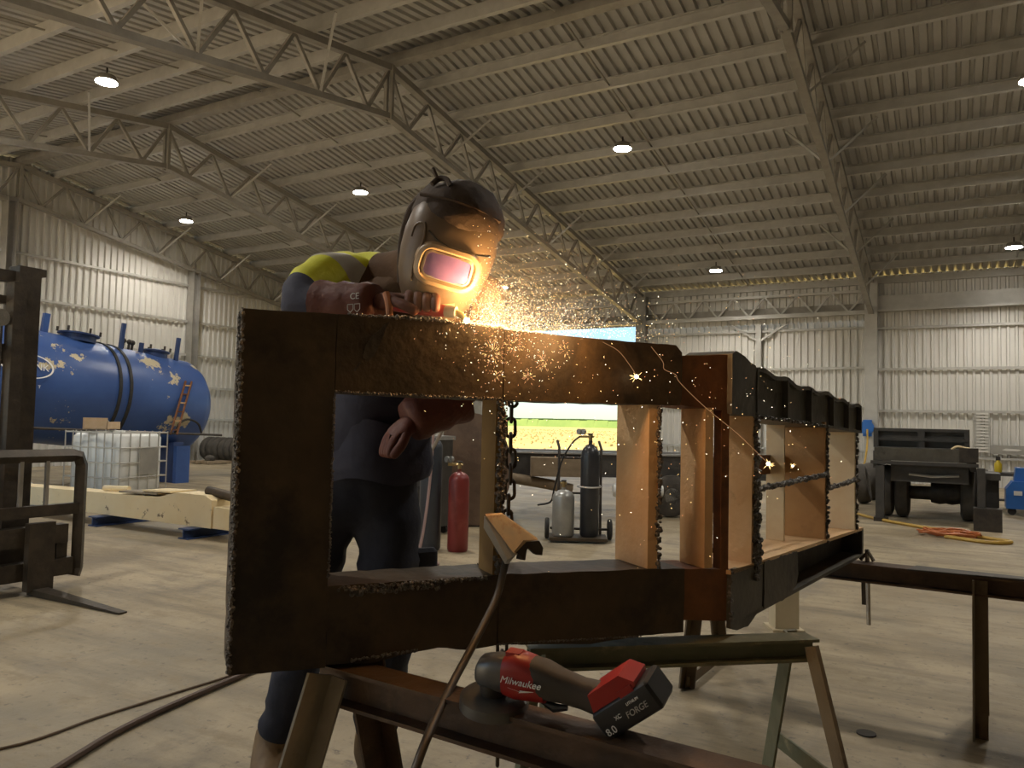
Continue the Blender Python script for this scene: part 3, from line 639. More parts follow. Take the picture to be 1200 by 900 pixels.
rbox(b, (.03, .03, .12), (.77, .87, .89), .09, IB, 5); bt = b.build('bottle', m_hdpe, ib, True, 50)
b = MB(); b.lathe([(.09,0),(.09,.03),(.001,.035)], IB @ Matrix.Translation((.4, .45, .89)), 20); b.build('lid', m_hdpe, bt, True)
def cage(p, q, r_=.009): b = MB(); b.tube([IB @ Vector(p), IB @ Vector(q)], r_, 5); b.build('cage_bar', m_galv, ib)
for z in (.14, .33, .52, .71, .90):
    b = MB(); b.tube([IB @ Vector(p) for p in ((0,0,z),(.8,0,z),(.8,.9,z),(0,.9,z),(0,0,z))], .010, 5); b.build('cage_hoop', m_galv, ib)
for k in range(6): cage((k*.16, 0, .12), (k*.16, 0, .92)); cage((k*.16, .9, .12), (k*.16, .9, .92))
for k in range(1, 7): cage((0, k*.129, .12), (0, k*.129, .92)); cage((.8, k*.129, .12), (.8, k*.129, .92))
b = MB(); b.box((.32, -.012, .36), (.62, -.006, .70), IB); b.build('label_plate', m_col, ib)
for k in range(5): b = MB(); b.box((k*.175, 0, .085), (k*.175+.1, .9, .105), IB); b.build('pallet_slat', m_pallet, ib)
for k in range(3):
    for j in range(3): b = MB(); b.box((k*.35, j*.40, 0), (k*.35+.1, j*.40+.1, .085), IB); b.build('pallet_block', m_pallet if k else m_tankdk, ib)
m_card = mat('torn_cardboard', (.55,.38,.22), (.62,.46,.30), 6, .8)
bx = thing('cardboard_box', IB @ Vector((.2, .5, .93)), 'torn open cardboard box on top of the white tote', 'box')
CB = IB @ Matrix.Translation((.12, .35, .935)) @ Matrix.Rotation(R(24), 4, 'Z')
for nm, lo, hi in (('box_base', (0,0,0), (.42,.3,.012)), ('box_side', (0,0,.0), (.012,.3,.15)), ('box_side', (.40,0,0), (.412,.3,.06)), ('box_side', (0,0,0), (.42,.012,.10)), ('box_side', (0,.29,0), (.42,.30,.13))):
    b = MB(); b.box(lo, hi, CB); b.build(nm, m_card, bx)
b = MB(); b.box((0,0,0), (.30,.24,.008), CB @ Matrix.Translation((.02,.02,.14)) @ Matrix.Rotation(R(28), 4, 'Y')); b.build('box_flap', m_white, bx)

# ------------------------------------------------------------------ cream boom on blue bearers, junk on it
m_boom = mat('chipped_cream_paint', (.82,.66,.38), (.86,.72,.46), 3, .5, bump=.1, c3=(.20,.13,.07), s3=9, lo3=.625, hi3=.67)
bo = thing('crane_boom', (-7.5, 4.98, .1), 'long cream painted steel boom lying on dark blue bearers', 'boom')
b = MB(); b.prism([(-9.6,.11),(-5.95,.10),(-5.95,.36),(-6.05,.40),(-6.45,.40),(-6.75,.335),(-9.6,.30)], lambda a, c, t: (a, t, c), 4.86, 5.10); b.build('boom_box', m_boom, bo)
b = MB(); b.prism([(-5.94,.10),(-4.9,.10),(-4.9,.27),(-5.94,.30)], lambda a, c, t: (a, t, c), 4.875, 5.085); b.build('boom_tip', m_boom, bo)
b = MB(); b.tube([(-6.15, 4.98, .43), (-5.5, 4.98, .36)], .045, 10); b.build('ram', m_rustdk, bo, True)
b = MB(); b.tube([(-7.0, 4.9, .345), (-6.95, 5.05, .345)], .03, 8); b.build('pin', m_dark, bo)
for x in (-7.55, -6.15, -8.9):
    b = MB(); b.box((x-.07, 4.72, 0), (x+.07, 5.5, .012)); b.box((x-.07, 4.72, .085), (x+.07, 5.5, .098)); b.box((x-.008, 4.72, .01), (x+.008, 5.5, .09)); o = b.build('bearer_beam', m_tankdk)
    tag(o, 'dark blue beam under the boom, ' + {-7.55: 'left of its middle', -6.15: 'near its right end', -8.9: 'at its hidden left end'}[x], 'beam', 'blue bearers under the boom')
for i, (x0, x1, yy, z, lb, m) in enumerate(((-7.0, -6.62, 5.02, .375, 'flat cream steel plate lying across the boom', m_boom), (-7.35, -6.8, 5.0, .345, 'thin pale strip lying under the plate on the boom', m_trpale))):
    b = MB(); b.hexa([(x0, yy-.14, z), (x1, yy-.1, z+.008), (x1+.05, yy+.16, z+.008), (x0+.03, yy+.12, z), (x0, yy-.14, z+.018), (x1, yy-.1, z+.026), (x1+.05, yy+.16, z+.026), (x0+.03, yy+.12, z+.018)]); o = b.build('steel_plate', m); tag(o, lb, 'plate')
b = MB(); b.tube([(-7.75, 4.96, .358), (-7.45, 5.04, .362)], .03, 8); o = b.build('pipe_offcut', m_boom, None, True); tag(o, 'short cream pipe offcut on the boom near the tote', 'pipe')

# scrap timber and pipes behind the forklift
rnd = random.Random(12)
for i in range(8):
    yy = 5.25 + (i % 4)*.15 + (i//4)*.06; z = .042 + (i//4)*.082; m = [m_pallet, m_trpale, m_dark, m_boom, m_rustdk][i % 5]
    b = MB(); b.beam((-11.15+.12*(i % 3), yy, z), (-10.15 + rnd.uniform(-.2, .1), yy, z), .10, .08); o = b.build('timber_offcut', m)
    tag(o, 'scrap bar in the low pile behind the forklift guard', 'scrap bar', 'scrap bars piled behind the forklift')
b = MB(); b.tube([(-11.05, 5.45, .211), (-10.1, 5.48, .211)], .045, 10); o = b.build('white_pipe', m_white, None, True); tag(o, 'white plastic pipe on top of the scrap pile', 'pipe')

# ------------------------------------------------------------------ tyres against the gable wall
m_tyre = mat('dusty_tyre', (.055,.048,.04), (.10,.088,.072), 5, .8, bump=.1)
def tyre_mesh(): b = MB(); b.lathe([(.17,-.08),(.24,-.10),(.29,-.085),(.305,-.05),(.305,.05),(.29,.085),(.24,.10),(.17,.08),(.16,0),(.17,-.08)], None, 24); me = b.mesh('tyre', True); me.materials.append(m_tyre); return me
tm = tyre_mesh()
for i in range(7):
    o = bpy.data.objects.new('tyre', tm); COL.objects.link(o)
    o.matrix_basis = Matrix.Translation((-14.85 - .215*i, 13.1 + .02*(i % 2), .306)) @ Matrix.Rotation(R(90), 4, 'Y')
    tag(o, ['first', 'second', 'third', 'fourth', 'fifth', 'sixth', 'seventh'][i] + ' dusty tyre counted towards the gable wall in the upright row', 'tyre', 'tyres standing by the gable wall')
pl = thing('small_skid', (-15.3, 12.35, 0), 'small low skid with rags in front of the row of tyres', 'skid')
for k in range(3): b = MB(); b.box((-15.6+k*.25, 12.05, .02), (-15.45+k*.25, 12.75, .07)); b.build('skid_slat', m_pallet, pl)
for k in range(2): b = MB(); b.box((-15.6, 12.1+k*.5, 0), (-14.95, 12.2+k*.5, .02)); b.build('skid_runner', m_pallet, pl)
b = MB(); b.ball((-15.3, 12.4, .12), .12, 8, 5, (1.2,1,.7)); b.build('rag', m_tyre, pl)

# ------------------------------------------------------------------ gas cylinders
def cyl_prof(r_, h_, sh): return [(r_*.86,0),(r_,.02),(r_,h_-sh)] + [(r_*math.cos(R(a)) if a < 80 else r_*.2, h_-sh+sh*.8*math.sin(R(a))) for a in (20,40,60,80)] + [(r_*.2,h_)]
m_cylbk = mat('black_cylinder_paint', (.022,.024,.028), (.04,.042,.048), 5, .32)
m_cylgr = mat('dark_slate_paint', (.035,.042,.055), (.05,.058,.072), 4, .4)
m_red = mat('faded_red_paint', (.24,.034,.030), (.19,.028,.024), 4, .4, c3=(.30,.07,.055), s3=3)
m_silver = mat('silver_cylinder_paint', (.42,.42,.40), (.33,.33,.31), 5, .35, .4)
m_brass = mat('brass_fittings', (.45,.34,.16), (.35,.26,.12), 10, .35, .8)
def cylinder(name, loc, r_, h_, sh, m, label, gauges=True, cap=None):
    t = thing(name, loc, label, 'gas cylinder', 'gas cylinders standing on the floor'); M = Matrix.Translation(Vector(loc))
    b = MB(); b.lathe(cyl_prof(r_, h_, sh), M, 28); b.build('bottle', m, t, True, 50)
    L = Vector(loc)
    b = MB(); b.tube([L+Vector((0,0,h_-.005)), L+Vector((0,0,h_+.055))], .018, 10); b.tube([L+Vector((-.03,-.01,h_+.04)), L+Vector((.03,.01,h_+.04))], .012, 8); b.build('valve', m_brass, t, True)
    b = MB(); b.lathe([(.024,0),(.028,.008),(.024,.016)], M @ Matrix.Translation((0,0,h_+.055)), 10); b.build('handwheel', m_dark, t)
    if gauges:
        g_ = MB(); g_.tube([L+Vector((-.03,-.01,h_+.04)), L+Vector((-.09,-.05,h_+.04))], .014, 8); rg = g_.build('regulator', m_brass, t, True)
        for dx, dz in ((-.10,.085), (-.055,.085)):
            c = MB(); c.lathe([(.001,-.012),(.028,-.012),(.028,.012),(.001,.012)], Matrix.Translation(L+Vector((dx, -.05, h_+dz))) @ Matrix.Rotation(R(90), 4, 'X') @ Matrix.Rotation(R(-20), 4, 'Y'), 14); c.build('gauge', m_silver, rg)
    return t
# two-bottle trolley
tro = thing('bottle_trolley', (-3.15, 6.9, 0), 'rusty two-wheeled trolley holding the black and silver cylinders', 'trolley')
TM = axes((-3.15, 6.9, 0), (.87, .45, 0), (-.45, .87, 0))
b = MB(); b.box((-.29, -.15, .02), (.27, .17, .05), TM); b.build('base_plate', m_rustdk, tro)
for x in (-.20, .22):
    b = MB(); b.tube([TM @ Vector(p) for p in ((x, .17, .05), (x, .19, .9), (x-.02, .24, .97))], .014, 8); b.build('upright_tube', m_dark, tro, True)
for z in (.45, .8): b = MB(); b.tube([TM @ Vector((-.2, .19, z)), TM @ Vector((.22, .19, z))], .011, 8); b.build('crossbar', m_dark, tro)
b = MB(); b.tube([TM @ Vector((-.28, .12, .105)), TM @ Vector((.30, .12, .105))], .012, 8); b.build('axle', m_dark, tro)
for x in (-.31, .31):
    b = MB(); b.lathe([(.015,-.02),(.09,-.022),(.103,-.012),(.103,.012),(.09,.022),(.015,.02)], TM @ Matrix.Translation((x, .12, .105)) @ Matrix.Rotation(R(90), 4, 'Y'), 22); b.build('wheel', m_black, tro, True)
b = MB(); b.tube(smoothpath([TM @ Vector(p) for p in ((.0,.17,.53),(-.01,0,.53),(.10,-.11,.53),(.20,0,.53),(.21,.17,.53))]), .009, 6); b.build('retaining_chain', m_galv, tro)
c1 = TM @ Vector((.10, .0, .052)); c2 = TM @ Vector((-.155, -.02, .052))
cylinder('gas_cylinder', c1, .092, .93, .16, m_cylbk, 'tall black gas cylinder with gauges on the trolley')
cylinder('gas_cylinder', c2, .108, .47, .10, m_silver, 'short silver gas cylinder on the trolley', False)
cylinder('gas_cylinder', (-3.78, 5.72, 0), .092, .72, .10, m_red, 'faded red gas cylinder on the floor behind the window opening')
cylinder('gas_cylinder', (-4.02, 5.63, 0), .098, 1.02, .12, m_cylgr, 'tall dark slate gas cylinder beside the red one')
b = MB(); b.tube(smoothpath([(-4.02, 5.55, 1.10), (-3.93, 5.5, 1.12), (-3.86, 5.42, 1.0), (-3.80, 5.30, .6), (-3.74, 5.15, .25), (-3.70, 5.03, .03), (-3.60, 4.98, .012), (-3.52, 5.05, .012), (-3.60, 5.12, .012), (-3.68, 5.02, .014), (-3.6, 4.75, .012), (-3.4, 4.4, .012)]), .012, 6); o = b.build('gas_hose', mat('faded_pink_hose', (.30,.20,.18), None, rough=.6), None, True); tag(o, 'pale gas hose looping down from the slate cylinder to the floor', 'hose')
b = MB(); b.tube(smoothpath([c1+Vector((-.09,-.05,.97)), c1+Vector((-.16,-.08,.90)), c1+Vector((-.26,-.1,.72)), c1+Vector((-.36,-.05,.45)), c1+Vector((-.45,.05,.3)), c1+Vector((-.62,.1,.25))]), .010, 6); o = b.build('gas_hose', m_black, None, True); tag(o, 'black gas hose hanging from the gauges of the black cylinder', 'hose')

# ------------------------------------------------------------------ low trailer chassis behind the cylinders
m_silv = mat('steel_with_rail_highlight', (.58,.58,.58), (.46,.46,.45), 6, .35, .5)  # pale silver, brightened to paint the highlight line along the trailer rails
m_timber = mat('weathered_timber', (.20,.15,.095), (.28,.215,.14), 8, .75, stretch=(.3,1,1))
m_greydk = mat('dusty_dark_steel', (.055,.052,.048), (.085,.078,.070), 6, .55, .2, bump=.1)
LT = axes((-4.2, 8.72, 0), (.87, .493, 0), (-.493, .87, 0))
lt = thing('trailer_chassis', (-4.2, 8.72, 0), 'long low trailer chassis standing behind the gas cylinders', 'trailer')
def lbox(nm, lo, hi, m, par=lt): b = MB(); b.box(lo, hi, LT); return b.build(nm, m, par)
for y0 in (0, .85):
    lbox('rail_web', (-1.9, y0+.03, .50), (2.6, y0+.05, .76), m_greydk); lbox('rail_top_flange', (-1.9, y0, .76), (2.6, y0+.10, .785), m_silv); lbox('rail_bottom_flange', (-1.9, y0, .48), (2.6, y0+.10, .50), m_greydk)
for k in range(7): lbox('cross_member', (-1.75+k*.7, .05, .60), (-1.69+k*.7, .85, .70), m_greydk)
lbox('tool_box', (-.42, -.24, .49), (.20, .02, .72), m_timber)
b = MB(); b.tube([LT @ Vector(p) for p in ((-.75, -.1, .47), (-.2, -.12, .39), (.1, -.1, .33))], .065, 12); b.build('axle_tube', m_timber, lt, True)
b = MB(); b.tube([LT @ Vector((-1.6, .45, .31)), LT @ Vector((-1.6, -.15, .31))], .05, 10); b.build('axle', m_greydk, lt)
for x, y0 in ((1.35, .05), (2.05, .05), (1.35, .8), (2.05, .8), (-1.2, .2)):
    b = MB(); b.lathe([(.10,-.1),(.21,-.11),(.255,-.08),(.265,0),(.255,.08),(.21,.11),(.10,.1)], LT @ Matrix.Translation((x, y0, .266)) @ Matrix.Rotation(R(90), 4, 'X'), 24); w_ = b.build('wheel', m_tyre, lt, True)
    b = MB(); b.lathe([(.001,.06),(.11,.06),(.14,.09),(.14,.1)], LT @ Matrix.Translation((x, y0, .266)) @ Matrix.Rotation(R(90), 4, 'X'), 16); b.build('rim', m_silver, w_, True)
b = MB(); b.lathe([(.001,-.32),(.07,-.31),(.10,-.25),(.10,.25),(.07,.31),(.001,.32)], LT @ Matrix.Translation((.92, -.05, .33)) @ Matrix.Rotation(R(90), 4, 'Y'), 18); b.build('air_tank', m_white, lt, True)
for x in (.7, 1.12): b = MB(); b.beam(LT @ Vector((x, -.05, .33)), LT @ Vector((x, .04, .50)), .03, .02); b.build('tank_bracket', m_greydk, lt)
# rusty curved bucket behind the red cylinder
bk = thing('rusty_bucket', (-5.0, 7.4, 0), 'big rusty curved steel bucket behind the red cylinder', 'bucket')
m_buck = mat('brown_bucket_rust', (.13,.085,.06), (.19,.125,.085), 5, .6, .1, bump=.2)
BM = axes((-4.75, 7.35, 0), (.80, .60, 0), (-.6, .8, 0))
arc_ = [(.46*math.cos(R(a)), .62+.62*math.sin(R(a))) for a in range(-90, 101, 12)]
b = MB()
for (x0, z0), (x1, z1) in zip(arc_, arc_[1:]):
    b.hexa([BM @ Vector(p) for p in ((x0,-.35,z0),(x1,-.35,z1),(x1,.35,z1),(x0,.35,z0),(x0*.94,-.35,.62+(z0-.62)*.94),(x1*.94,-.35,.62+(z1-.62)*.94),(x1*.94,.35,.62+(z1-.62)*.94),(x0*.94,.35,.62+(z0-.62)*.94))])
b.build('shell_plate', m_buck, bk, True)
for y0 in (-.36, .34): b = MB(); b.prism([(x, z) for x, z in arc_] + [(-.25, 1.22), (-.32, .1)], lambda a, c, t: BM @ Vector((a, t, c)), y0, y0+.02); b.build('side_cheek', m_buck, bk)
b = MB(); b.beam(BM @ Vector((-.02, -.36, .012)), BM @ Vector((-.02, .36, .012)), .3, .02); b.build('cutting_edge', m_dark, bk)
wm = thing('welding_machine', (-4.75, 6.35, 0), 'grey welding machine with a pale panel behind the slate cylinder', 'welding machine')
for nm, lo, hi, m in (('cabinet', (-5.0, 6.15, .08), (-4.45, 6.6, .95), m_greydk), ('control_panel', (-4.97, 6.135, .62), (-4.62, 6.15, .86), m_white), ('vent_panel', (-4.95, 6.14, .2), (-4.5, 6.15, .5), m_dark), ('top_tray', (-5.02, 6.13, .95), (-4.43, 6.62, .99), m_silv)):
    b = MB(); b.box(lo, hi); b.build(nm, m, wm)
for x in (-4.95, -4.5):
    for y0 in (6.2, 6.55): b = MB(); b.lathe([(.02,-.02),(.04,-.02),(.04,.02),(.02,.02)], Matrix.Translation((x, y0, .041)) @ Matrix.Rotation(R(90), 4, 'X'), 12); b.build('castor', m_black, wm)

# ------------------------------------------------------------------ dark trailer at the right
tr = thing('flatbed_trailer', (-.3, 11.2, 0), 'dark grey steel trailer standing at the back wall on the right', 'trailer')
def tbox(nm, lo, hi, m=m_greydk, par=tr): b = MB(); b.box(lo, hi); return b.build(nm, m, par)
tbox('head_board', (-.86, 11.35, .90), (.20, 11.42, 1.17)); tbox('head_board_rail', (-.88, 11.28, 1.135), (.22, 11.44, 1.175)); tbox('head_board_post', (-.36, 11.26, .92), (-.28, 11.36, 1.15))
tbox('head_board_post', (-.88, 11.26, .92), (-.82, 11.36, 1.15)); tbox('head_board_post', (.16, 11.26, .92), (.22, 11.36, 1.15)); tbox('shelf_lip', (-.84, 11.24, 1.02), (.2, 11.30, 1.05))
tbox('deck_beam', (-.84, 10.86, .765), (.24, 10.95, .925), m_grey_st); tbox('deck', (-.84, 10.95, .88), (.24, 13.4, .93))
tbox('bumper_rail', (-.88, 10.80, .72), (.30, 10.9, .76)); tbox('rear_panel', (-.66, 11.0, .50), (.20, 11.06, .74))
tbox('end_box', (.10, 10.82, .78), (.30, 10.95, .95), m_dark)
for x in (-.86, .22): tbox('side_beam', (x, 10.95, .66), (x+.06, 13.4, .88))
tbox('stand_leg', (-.82, 10.78, .05), (-.72, 10.88, .70)); tbox('stand_foot', (-.84, 10.74, 0), (-.68, 10.92, .05), m_dark); tbox('stand_leg', (.28, 10.6, .25), (.36, 10.7, .72))
tbox('mud_guard', (.36, 10.75, .58), (.52, 11.3, .66)); tbox('mud_flap', (.38, 10.9, .12), (.51, 10.92, .58), m_black); tbox('stand_box', (.24, 10.5, 0), (.52, 10.74, .26), m_dark)
b = MB(); b.tube([(-.62, 11.6, .33), (.2, 11.6, .33)], .09, 14); b.build('axle', m_dark, tr, True)
for x in (-.12, .02): b = MB(); b.lathe([(.02,-.1),(.15,-.1),(.17,0),(.15,.1),(.02,.1)], Matrix.Translation((x, 11.6, .36)) @ Matrix.Rotation(R(90), 4, 'Y'), 16); b.build('differential', m_dark, tr, True)
b = MB(); b.tube([(-.45, 10.98, .60), (-.2, 10.96, .58), (.1, 10.98, .60)], .018, 6); b.build('light_bar', m_silv, tr)
for x in (-.74, -.55, .20, .36):
    for yy in (11.6,):
        b = MB(); b.lathe([(.15,-.07),(.27,-.085),(.33,-.06),(.34,0),(.33,.06),(.27,.085),(.15,.07)], Matrix.Translation((x, yy, .341)) @ Matrix.Rotation(R(90), 4, 'Y'), 26); w_ = b.build('wheel', m_tyre, tr, True)
        b = MB(); b.lathe([(.001,.02),(.12,.02),(.16,.05)], Matrix.Translation((x, yy, .341)) @ Matrix.Rotation(R(90), 4, 'Y'), 16); b.build('rim', m_dark, w_)
b = MB(); b.tube(smoothpath([(.02, 10.9, .93), (.08, 10.88, .965), (.16, 10.92, .95), (.22, 10.87, .94)]), .014, 6); o = b.build('rope_bundle', m_boom, None, True); tag(o, 'pale rope lying on the end of the dark trailer deck', 'rope')
for i, x in enumerate((-1.15, -1.0)):
    o = bpy.data.objects.new('tyre', tm); COL.objects.link(o); o.matrix_basis = Matrix.Translation((x-.05-.05*i, 13.2+i*.75, .306)) @ Matrix.Rotation(R(80), 4, 'Y'); tag(o, ('nearer' if i == 0 else 'farther') + ' upright tyre between the blue reel column and the dark trailer', 'tyre')

# blue pressure cleaner, spray bottle, wall fittings
m_blue = mat('bright_blue_plastic', (.03,.14,.46), (.035,.16,.52), 4, .35)
pw = thing('pressure_cleaner', (.85, 13.0, 0), 'blue wheeled pressure cleaner by the back wall at the right edge', 'pressure cleaner')
def pbox(nm, poly, y0, y1, m, fn=lambda a, c, t: (a, t, c)): b = MB(); b.prism(poly, fn, y0, y1); return b.build(nm, m, pw)
pbox('body', [(.68,.09),(1.12,.09),(1.12,.42),(1.0,.47),(.76,.47),(.68,.36)], 12.8, 13.15, m_blue); pbox('tank_top', [(.78,.47),(.98,.47),(.96,.66),(.80,.66)], 12.86, 13.1, m_blue); pbox('motor', [(.99,.47),(1.14,.47),(1.14,.62),(.99,.62)], 12.86, 13.1, m_black)
pbox('label', [(.77,.28),(.87,.28),(.87,.34),(.77,.34)], 12.794, 12.80, m_white)
for x in (.75, .97): b = MB(); b.lathe([(.02,-.02),(.05,-.025),(.055,0),(.05,.025),(.02,.02)], Matrix.Translation((x, 12.84, .056)) @ Matrix.Rotation(R(90), 4, 'X'), 14); b.build('castor', m_black, pw, True)
b = MB(); b.tube(smoothpath([(.98, 12.76, .48), (.92, 12.74, .40), (.93, 12.73, .28), (1.02, 12.74, .25), (1.05, 12.76, .35)]), .022, 6); b.build('hose_coil', m_black, pw, True)
bench = thing('low_bench', (1.1, 13.9, 0), 'low dark bench behind the blue pressure cleaner', 'bench')
for nm, lo, hi in (('bench_top', (.45, 13.6, .50), (1.9, 14.0, .55)), ('leg', (.5, 13.65, 0), (.55, 13.95, .5)), ('leg', (1.8, 13.65, 0), (1.85, 13.95, .5)), ('shelf', (.55, 13.7, .12), (1.8, 13.95, .15))): b = MB(); b.box(lo, hi); b.build(nm, m_greydk, bench)
sb = thing('spray_bottle', (.63, 13.7, .55), 'small yellow spray bottle standing on the low bench', 'bottle')
b = MB(); b.lathe([(.045,0),(.05,.02),(.05,.12),(.025,.16),(.022,.18)], Matrix.Translation((.63, 13.7, .551)), 14); b.build('bottle', mat('yellow_plastic', (.65,.48,.03), None, rough=.4), sb, True)
b = MB(); b.box((.60, 13.68, .73), (.66, 13.72, .79)); b.build('trigger_head', m_dark, sb)
wg = thing('louvre_panel', (.58, YB-.1, .7), 'tall pale louvred panel leaning on the back wall', 'panel')
for x in (.47, .71): b = MB(); b.box((x-.012, YB-.13, .70), (x+.012, YB-.09, 1.58)); b.build('side_rail', m_galv, wg)
for k in range(13): b = MB(); b.box((.47, YB-.125, .73+k*.065), (.71, YB-.10, .77+k*.065)); b.build('slat', m_wall, wg)
ws_ = thing('wall_sign', (1.3, YB-.12, .78), 'long dark board with a pale emblem on the back wall at right', 'sign')
b = MB(); b.box((.73, YB-.14, .70), (1.95, YB-.12, .88)); b.build('board', m_col, ws_); b = MB(); b.prism([(.93,.79),(1.0,.82),(1.22,.81),(1.28,.79),(1.2,.77),(1.0,.77)], lambda a, c, t: (a, t, c), YB-.147, YB-.14); b.build('emblem', m_wall, ws_)
hr = thing('hose_reel', (-1.6, YB-.42, 1.2), 'blue hose reel mounted on the pale steel column', 'hose reel')
b = MB(); b.lathe([(.02,-.07),(.15,-.07),(.15,-.055),(.10,-.05),(.10,.05),(.15,.055),(.15,.07),(.02,.07)], Matrix.Translation((-1.58, YB-.42, 1.19)) @ Matrix.Rotation(R(90), 4, 'X'), 20); b.build('drum', m_blue, hr, True)
b = MB(); b.box((-1.66, YB-.36, 1.0), (-1.48, YB-.33, 1.36)); b.build('bracket', m_blue, hr)
m_yhose = mat('yellow_hose', (.52,.33,.06), (.45,.28,.05), 4, .5)
b = MB(); b.tube(smoothpath([(-1.56, YB-.5, 1.15), (-1.55, YB-.7, .75), (-1.58, YB-1.6, .2), (-1.55, 14.5, .02), (-1.2, 11.8, .02), (-.9, 11.0, .02), (-.5, 10.5, .02), (-.05, 10.1, .02), (.3, 9.75, .02), (.55, 9.55, .02), (.35, 9.35, .02), (-.05, 9.55, .02)]), .020, 6); o = b.build('air_hose', m_yhose, None, True); tag(o, 'yellow air hose running from the blue reel across the floor', 'hose')
m_orange = mat('orange_lead', (.50,.15,.04), (.42,.12,.03), 5, .5)
pts = []; rnd = random.Random(5)
for k in range(60):
    a = k*.62; r_ = .16+.07*math.sin(k*.9); pts.append((-.02+r_*1.35*math.cos(a), 9.72+r_*.8*math.sin(a), .03+.02*math.sin(k*1.7)+.0006*k))
b = MB(); b.tube(smoothpath(pts, 3), .012, 5); o = b.build('extension_lead', m_orange, None, True); tag(o, 'tangled orange extension lead heaped on the floor at the right', 'cable')

# ------------------------------------------------------------------ floor bits, cable on the floor, beige post
b = MB(); b.tube(smoothpath([(-2.30, 1.05, .014), (-2.495, 1.505, .014), (-2.615, 1.843, .014), (-2.70, 2.383, .014), (-2.74, 2.8, .014), (-2.6, 3.3, .014), (-2.2, 3.6, .014)]), .013, 8); o = b.build('welding_lead', mat('brown_lead', (.075,.040,.022), None, rough=.55), None, True); tag(o, 'dark brown welding lead lying on the floor at lower left', 'cable')
b = MB(); b.tube(smoothpath([(-3.1, 1.0, .006), (-2.80, 1.464, .006), (-2.79, 1.8, .006), (-2.775, 2.106, .006), (-2.76, 2.45, .006), (-2.8, 2.9, .006)]), .005, 6); o = b.build('thin_cable', mat('brown_wire', (.12,.075,.04), None, rough=.6), None, True); tag(o, 'thin brown wire on the floor beside the welding lead', 'cable')
bp = thing('channel_post', (-.83, 4.66, 0), 'short beige steel channel standing upright behind the frame', 'post')
m_beige = mat('beige_paint', (.56,.47,.31), (.50,.41,.26), 5, .5)
PM = axes((-.83, 4.66, 0), (.87, .5, 0), (-.5, .87, 0))
for nm, lo, hi in (('web', (-.055, -.05, .012), (.055, -.038, .67)), ('flange', (-.067, -.05, .012), (-.055, .06, .67)), ('flange', (.055, -.05, .012), (.067, .06, .67)), ('foot_plate', (-.09, -.08, 0), (.09, .09, .012))): b = MB(); b.box(lo, hi, PM); b.build(nm, m_beige, bp)
b = MB(); b.hexa([(.0, 4.2, .002), (.25, 4.3, .002), (.27, 4.05, .002), (.02, 3.95, .002), (.0, 4.2, .008), (.25, 4.3, .008), (.27, 4.05, .008), (.02, 3.95, .008)]); 
b = MB(); b.lathe([(.001,.001),(.035,.001),(.035,.006),(.001,.006)], Matrix.Translation((-.28, 3.25, 0)), 16); o = b.build('steel_disc', m_dark); tag(o, 'small dark steel disc lying on the floor at lower right', 'disc')
b = MB(); b.hexa([(-.15, 3.46, .594), (.28, 3.50, .594), (.30, 3.56, .594), (-.12, 3.58, .594), (-.15, 3.46, .600), (.28, 3.50, .600), (.30, 3.56, .600), (-.12, 3.58, .600)]); o = b.build('steel_offcut', m_dark); tag(o, 'thin dark steel offcut lying on the right trestle beam', 'steel offcut')

# bar clamp hanging at the far end of the frame
bc = thing('bar_clamp', (-.33, 3.56, .33), 'steel bar clamp hanging from the far end of the rusty frame', 'clamp')
b = MB(); b.tube([(-.305, 3.585, .645), (-.30, 3.60, .33)], .009, 8); b.build('screw_bar', m_chrome, bc, True)
b = MB(); b.beam((-.325, 3.66, .56), (-.32, 3.66, .40), .022, .022); b.build('fixed_jaw', m_rustdk, bc)
b = MB(); b.beam((-.330, 3.68, .56), (-.30, 3.57, .545), .016, .02); b.build('jaw_arm', m_rustdk, bc)
b = MB(); b.tube([(-.33, 3.585, .60), (-.30, 3.575, .64), (-.28, 3.58, .60)], .008, 6); b.build('hook', m_chrome, bc)

# ------------------------------------------------------------------ the welder
m_navy = mat('navy_cotton', (.012,.014,.026), (.020,.023,.038), 9, .85, bump=.25, bscale=25)
m_navyj = mat('navy_jacket', (.024,.026,.050), (.035,.037,.066), 9, .8, bump=.25, bscale=22)
m_hivis = mat('hi_vis_yellow', (.62,.62,.02), (.70,.70,.03), 6, .7, bump=.3, bscale=14)
m_leather = mat('brown_leather', (.095,.050,.024), (.135,.074,.036), 8, .75, bump=.2, bscale=30, spec=.15)
m_glove = mat('red_brown_glove_leather', (.105,.030,.018), (.145,.042,.025), 10, .65, bump=.2, bscale=40)
m_glovei = mat('orange_glove_lining', (.55,.20,.09), (.45,.22,.12), 10, .7)
m_tape = mat('reflective_tape', (.52,.50,.44), (.42,.40,.35), 20, .35, .2)
m_helmet = mat('bronze_helmet_shell', (.125,.088,.060), (.17,.12,.078), 4, .42, .0, spec=.35, bump=.05)
m_bezel = mat('tan_visor_bezel', (.50,.36,.22), (.44,.31,.19), 6, .35)
m_lens = mat('violet_visor_lens', (.20,.12,.36), (.30,.17,.42), 14, .12, 0, spec=.8)
m_cap = mat('dark_brown_cap', (.045,.028,.018), (.07,.044,.028), 12, .8, bump=.3, bscale=30)
m_boot = mat('tan_work_boot', (.16,.10,.045), (.22,.14,.065), 9, .6, bump=.15)
pe = thing('person', (-1.66, 1.88, 0), 'welder in hi-vis jacket and flip-front helmet bending over the rusty frame', 'person')
SHL, ELL, WRL = Vector((-1.500, 1.665, 1.575)), Vector((-1.500, 1.465, 1.435)), Vector((-1.275, 1.488, 1.440))
SHR, ELR, WRR = Vector((-1.21, 1.85, 1.47)), Vector((-1.205, 1.90, 1.25)), Vector((-1.285, 1.745, 1.165))
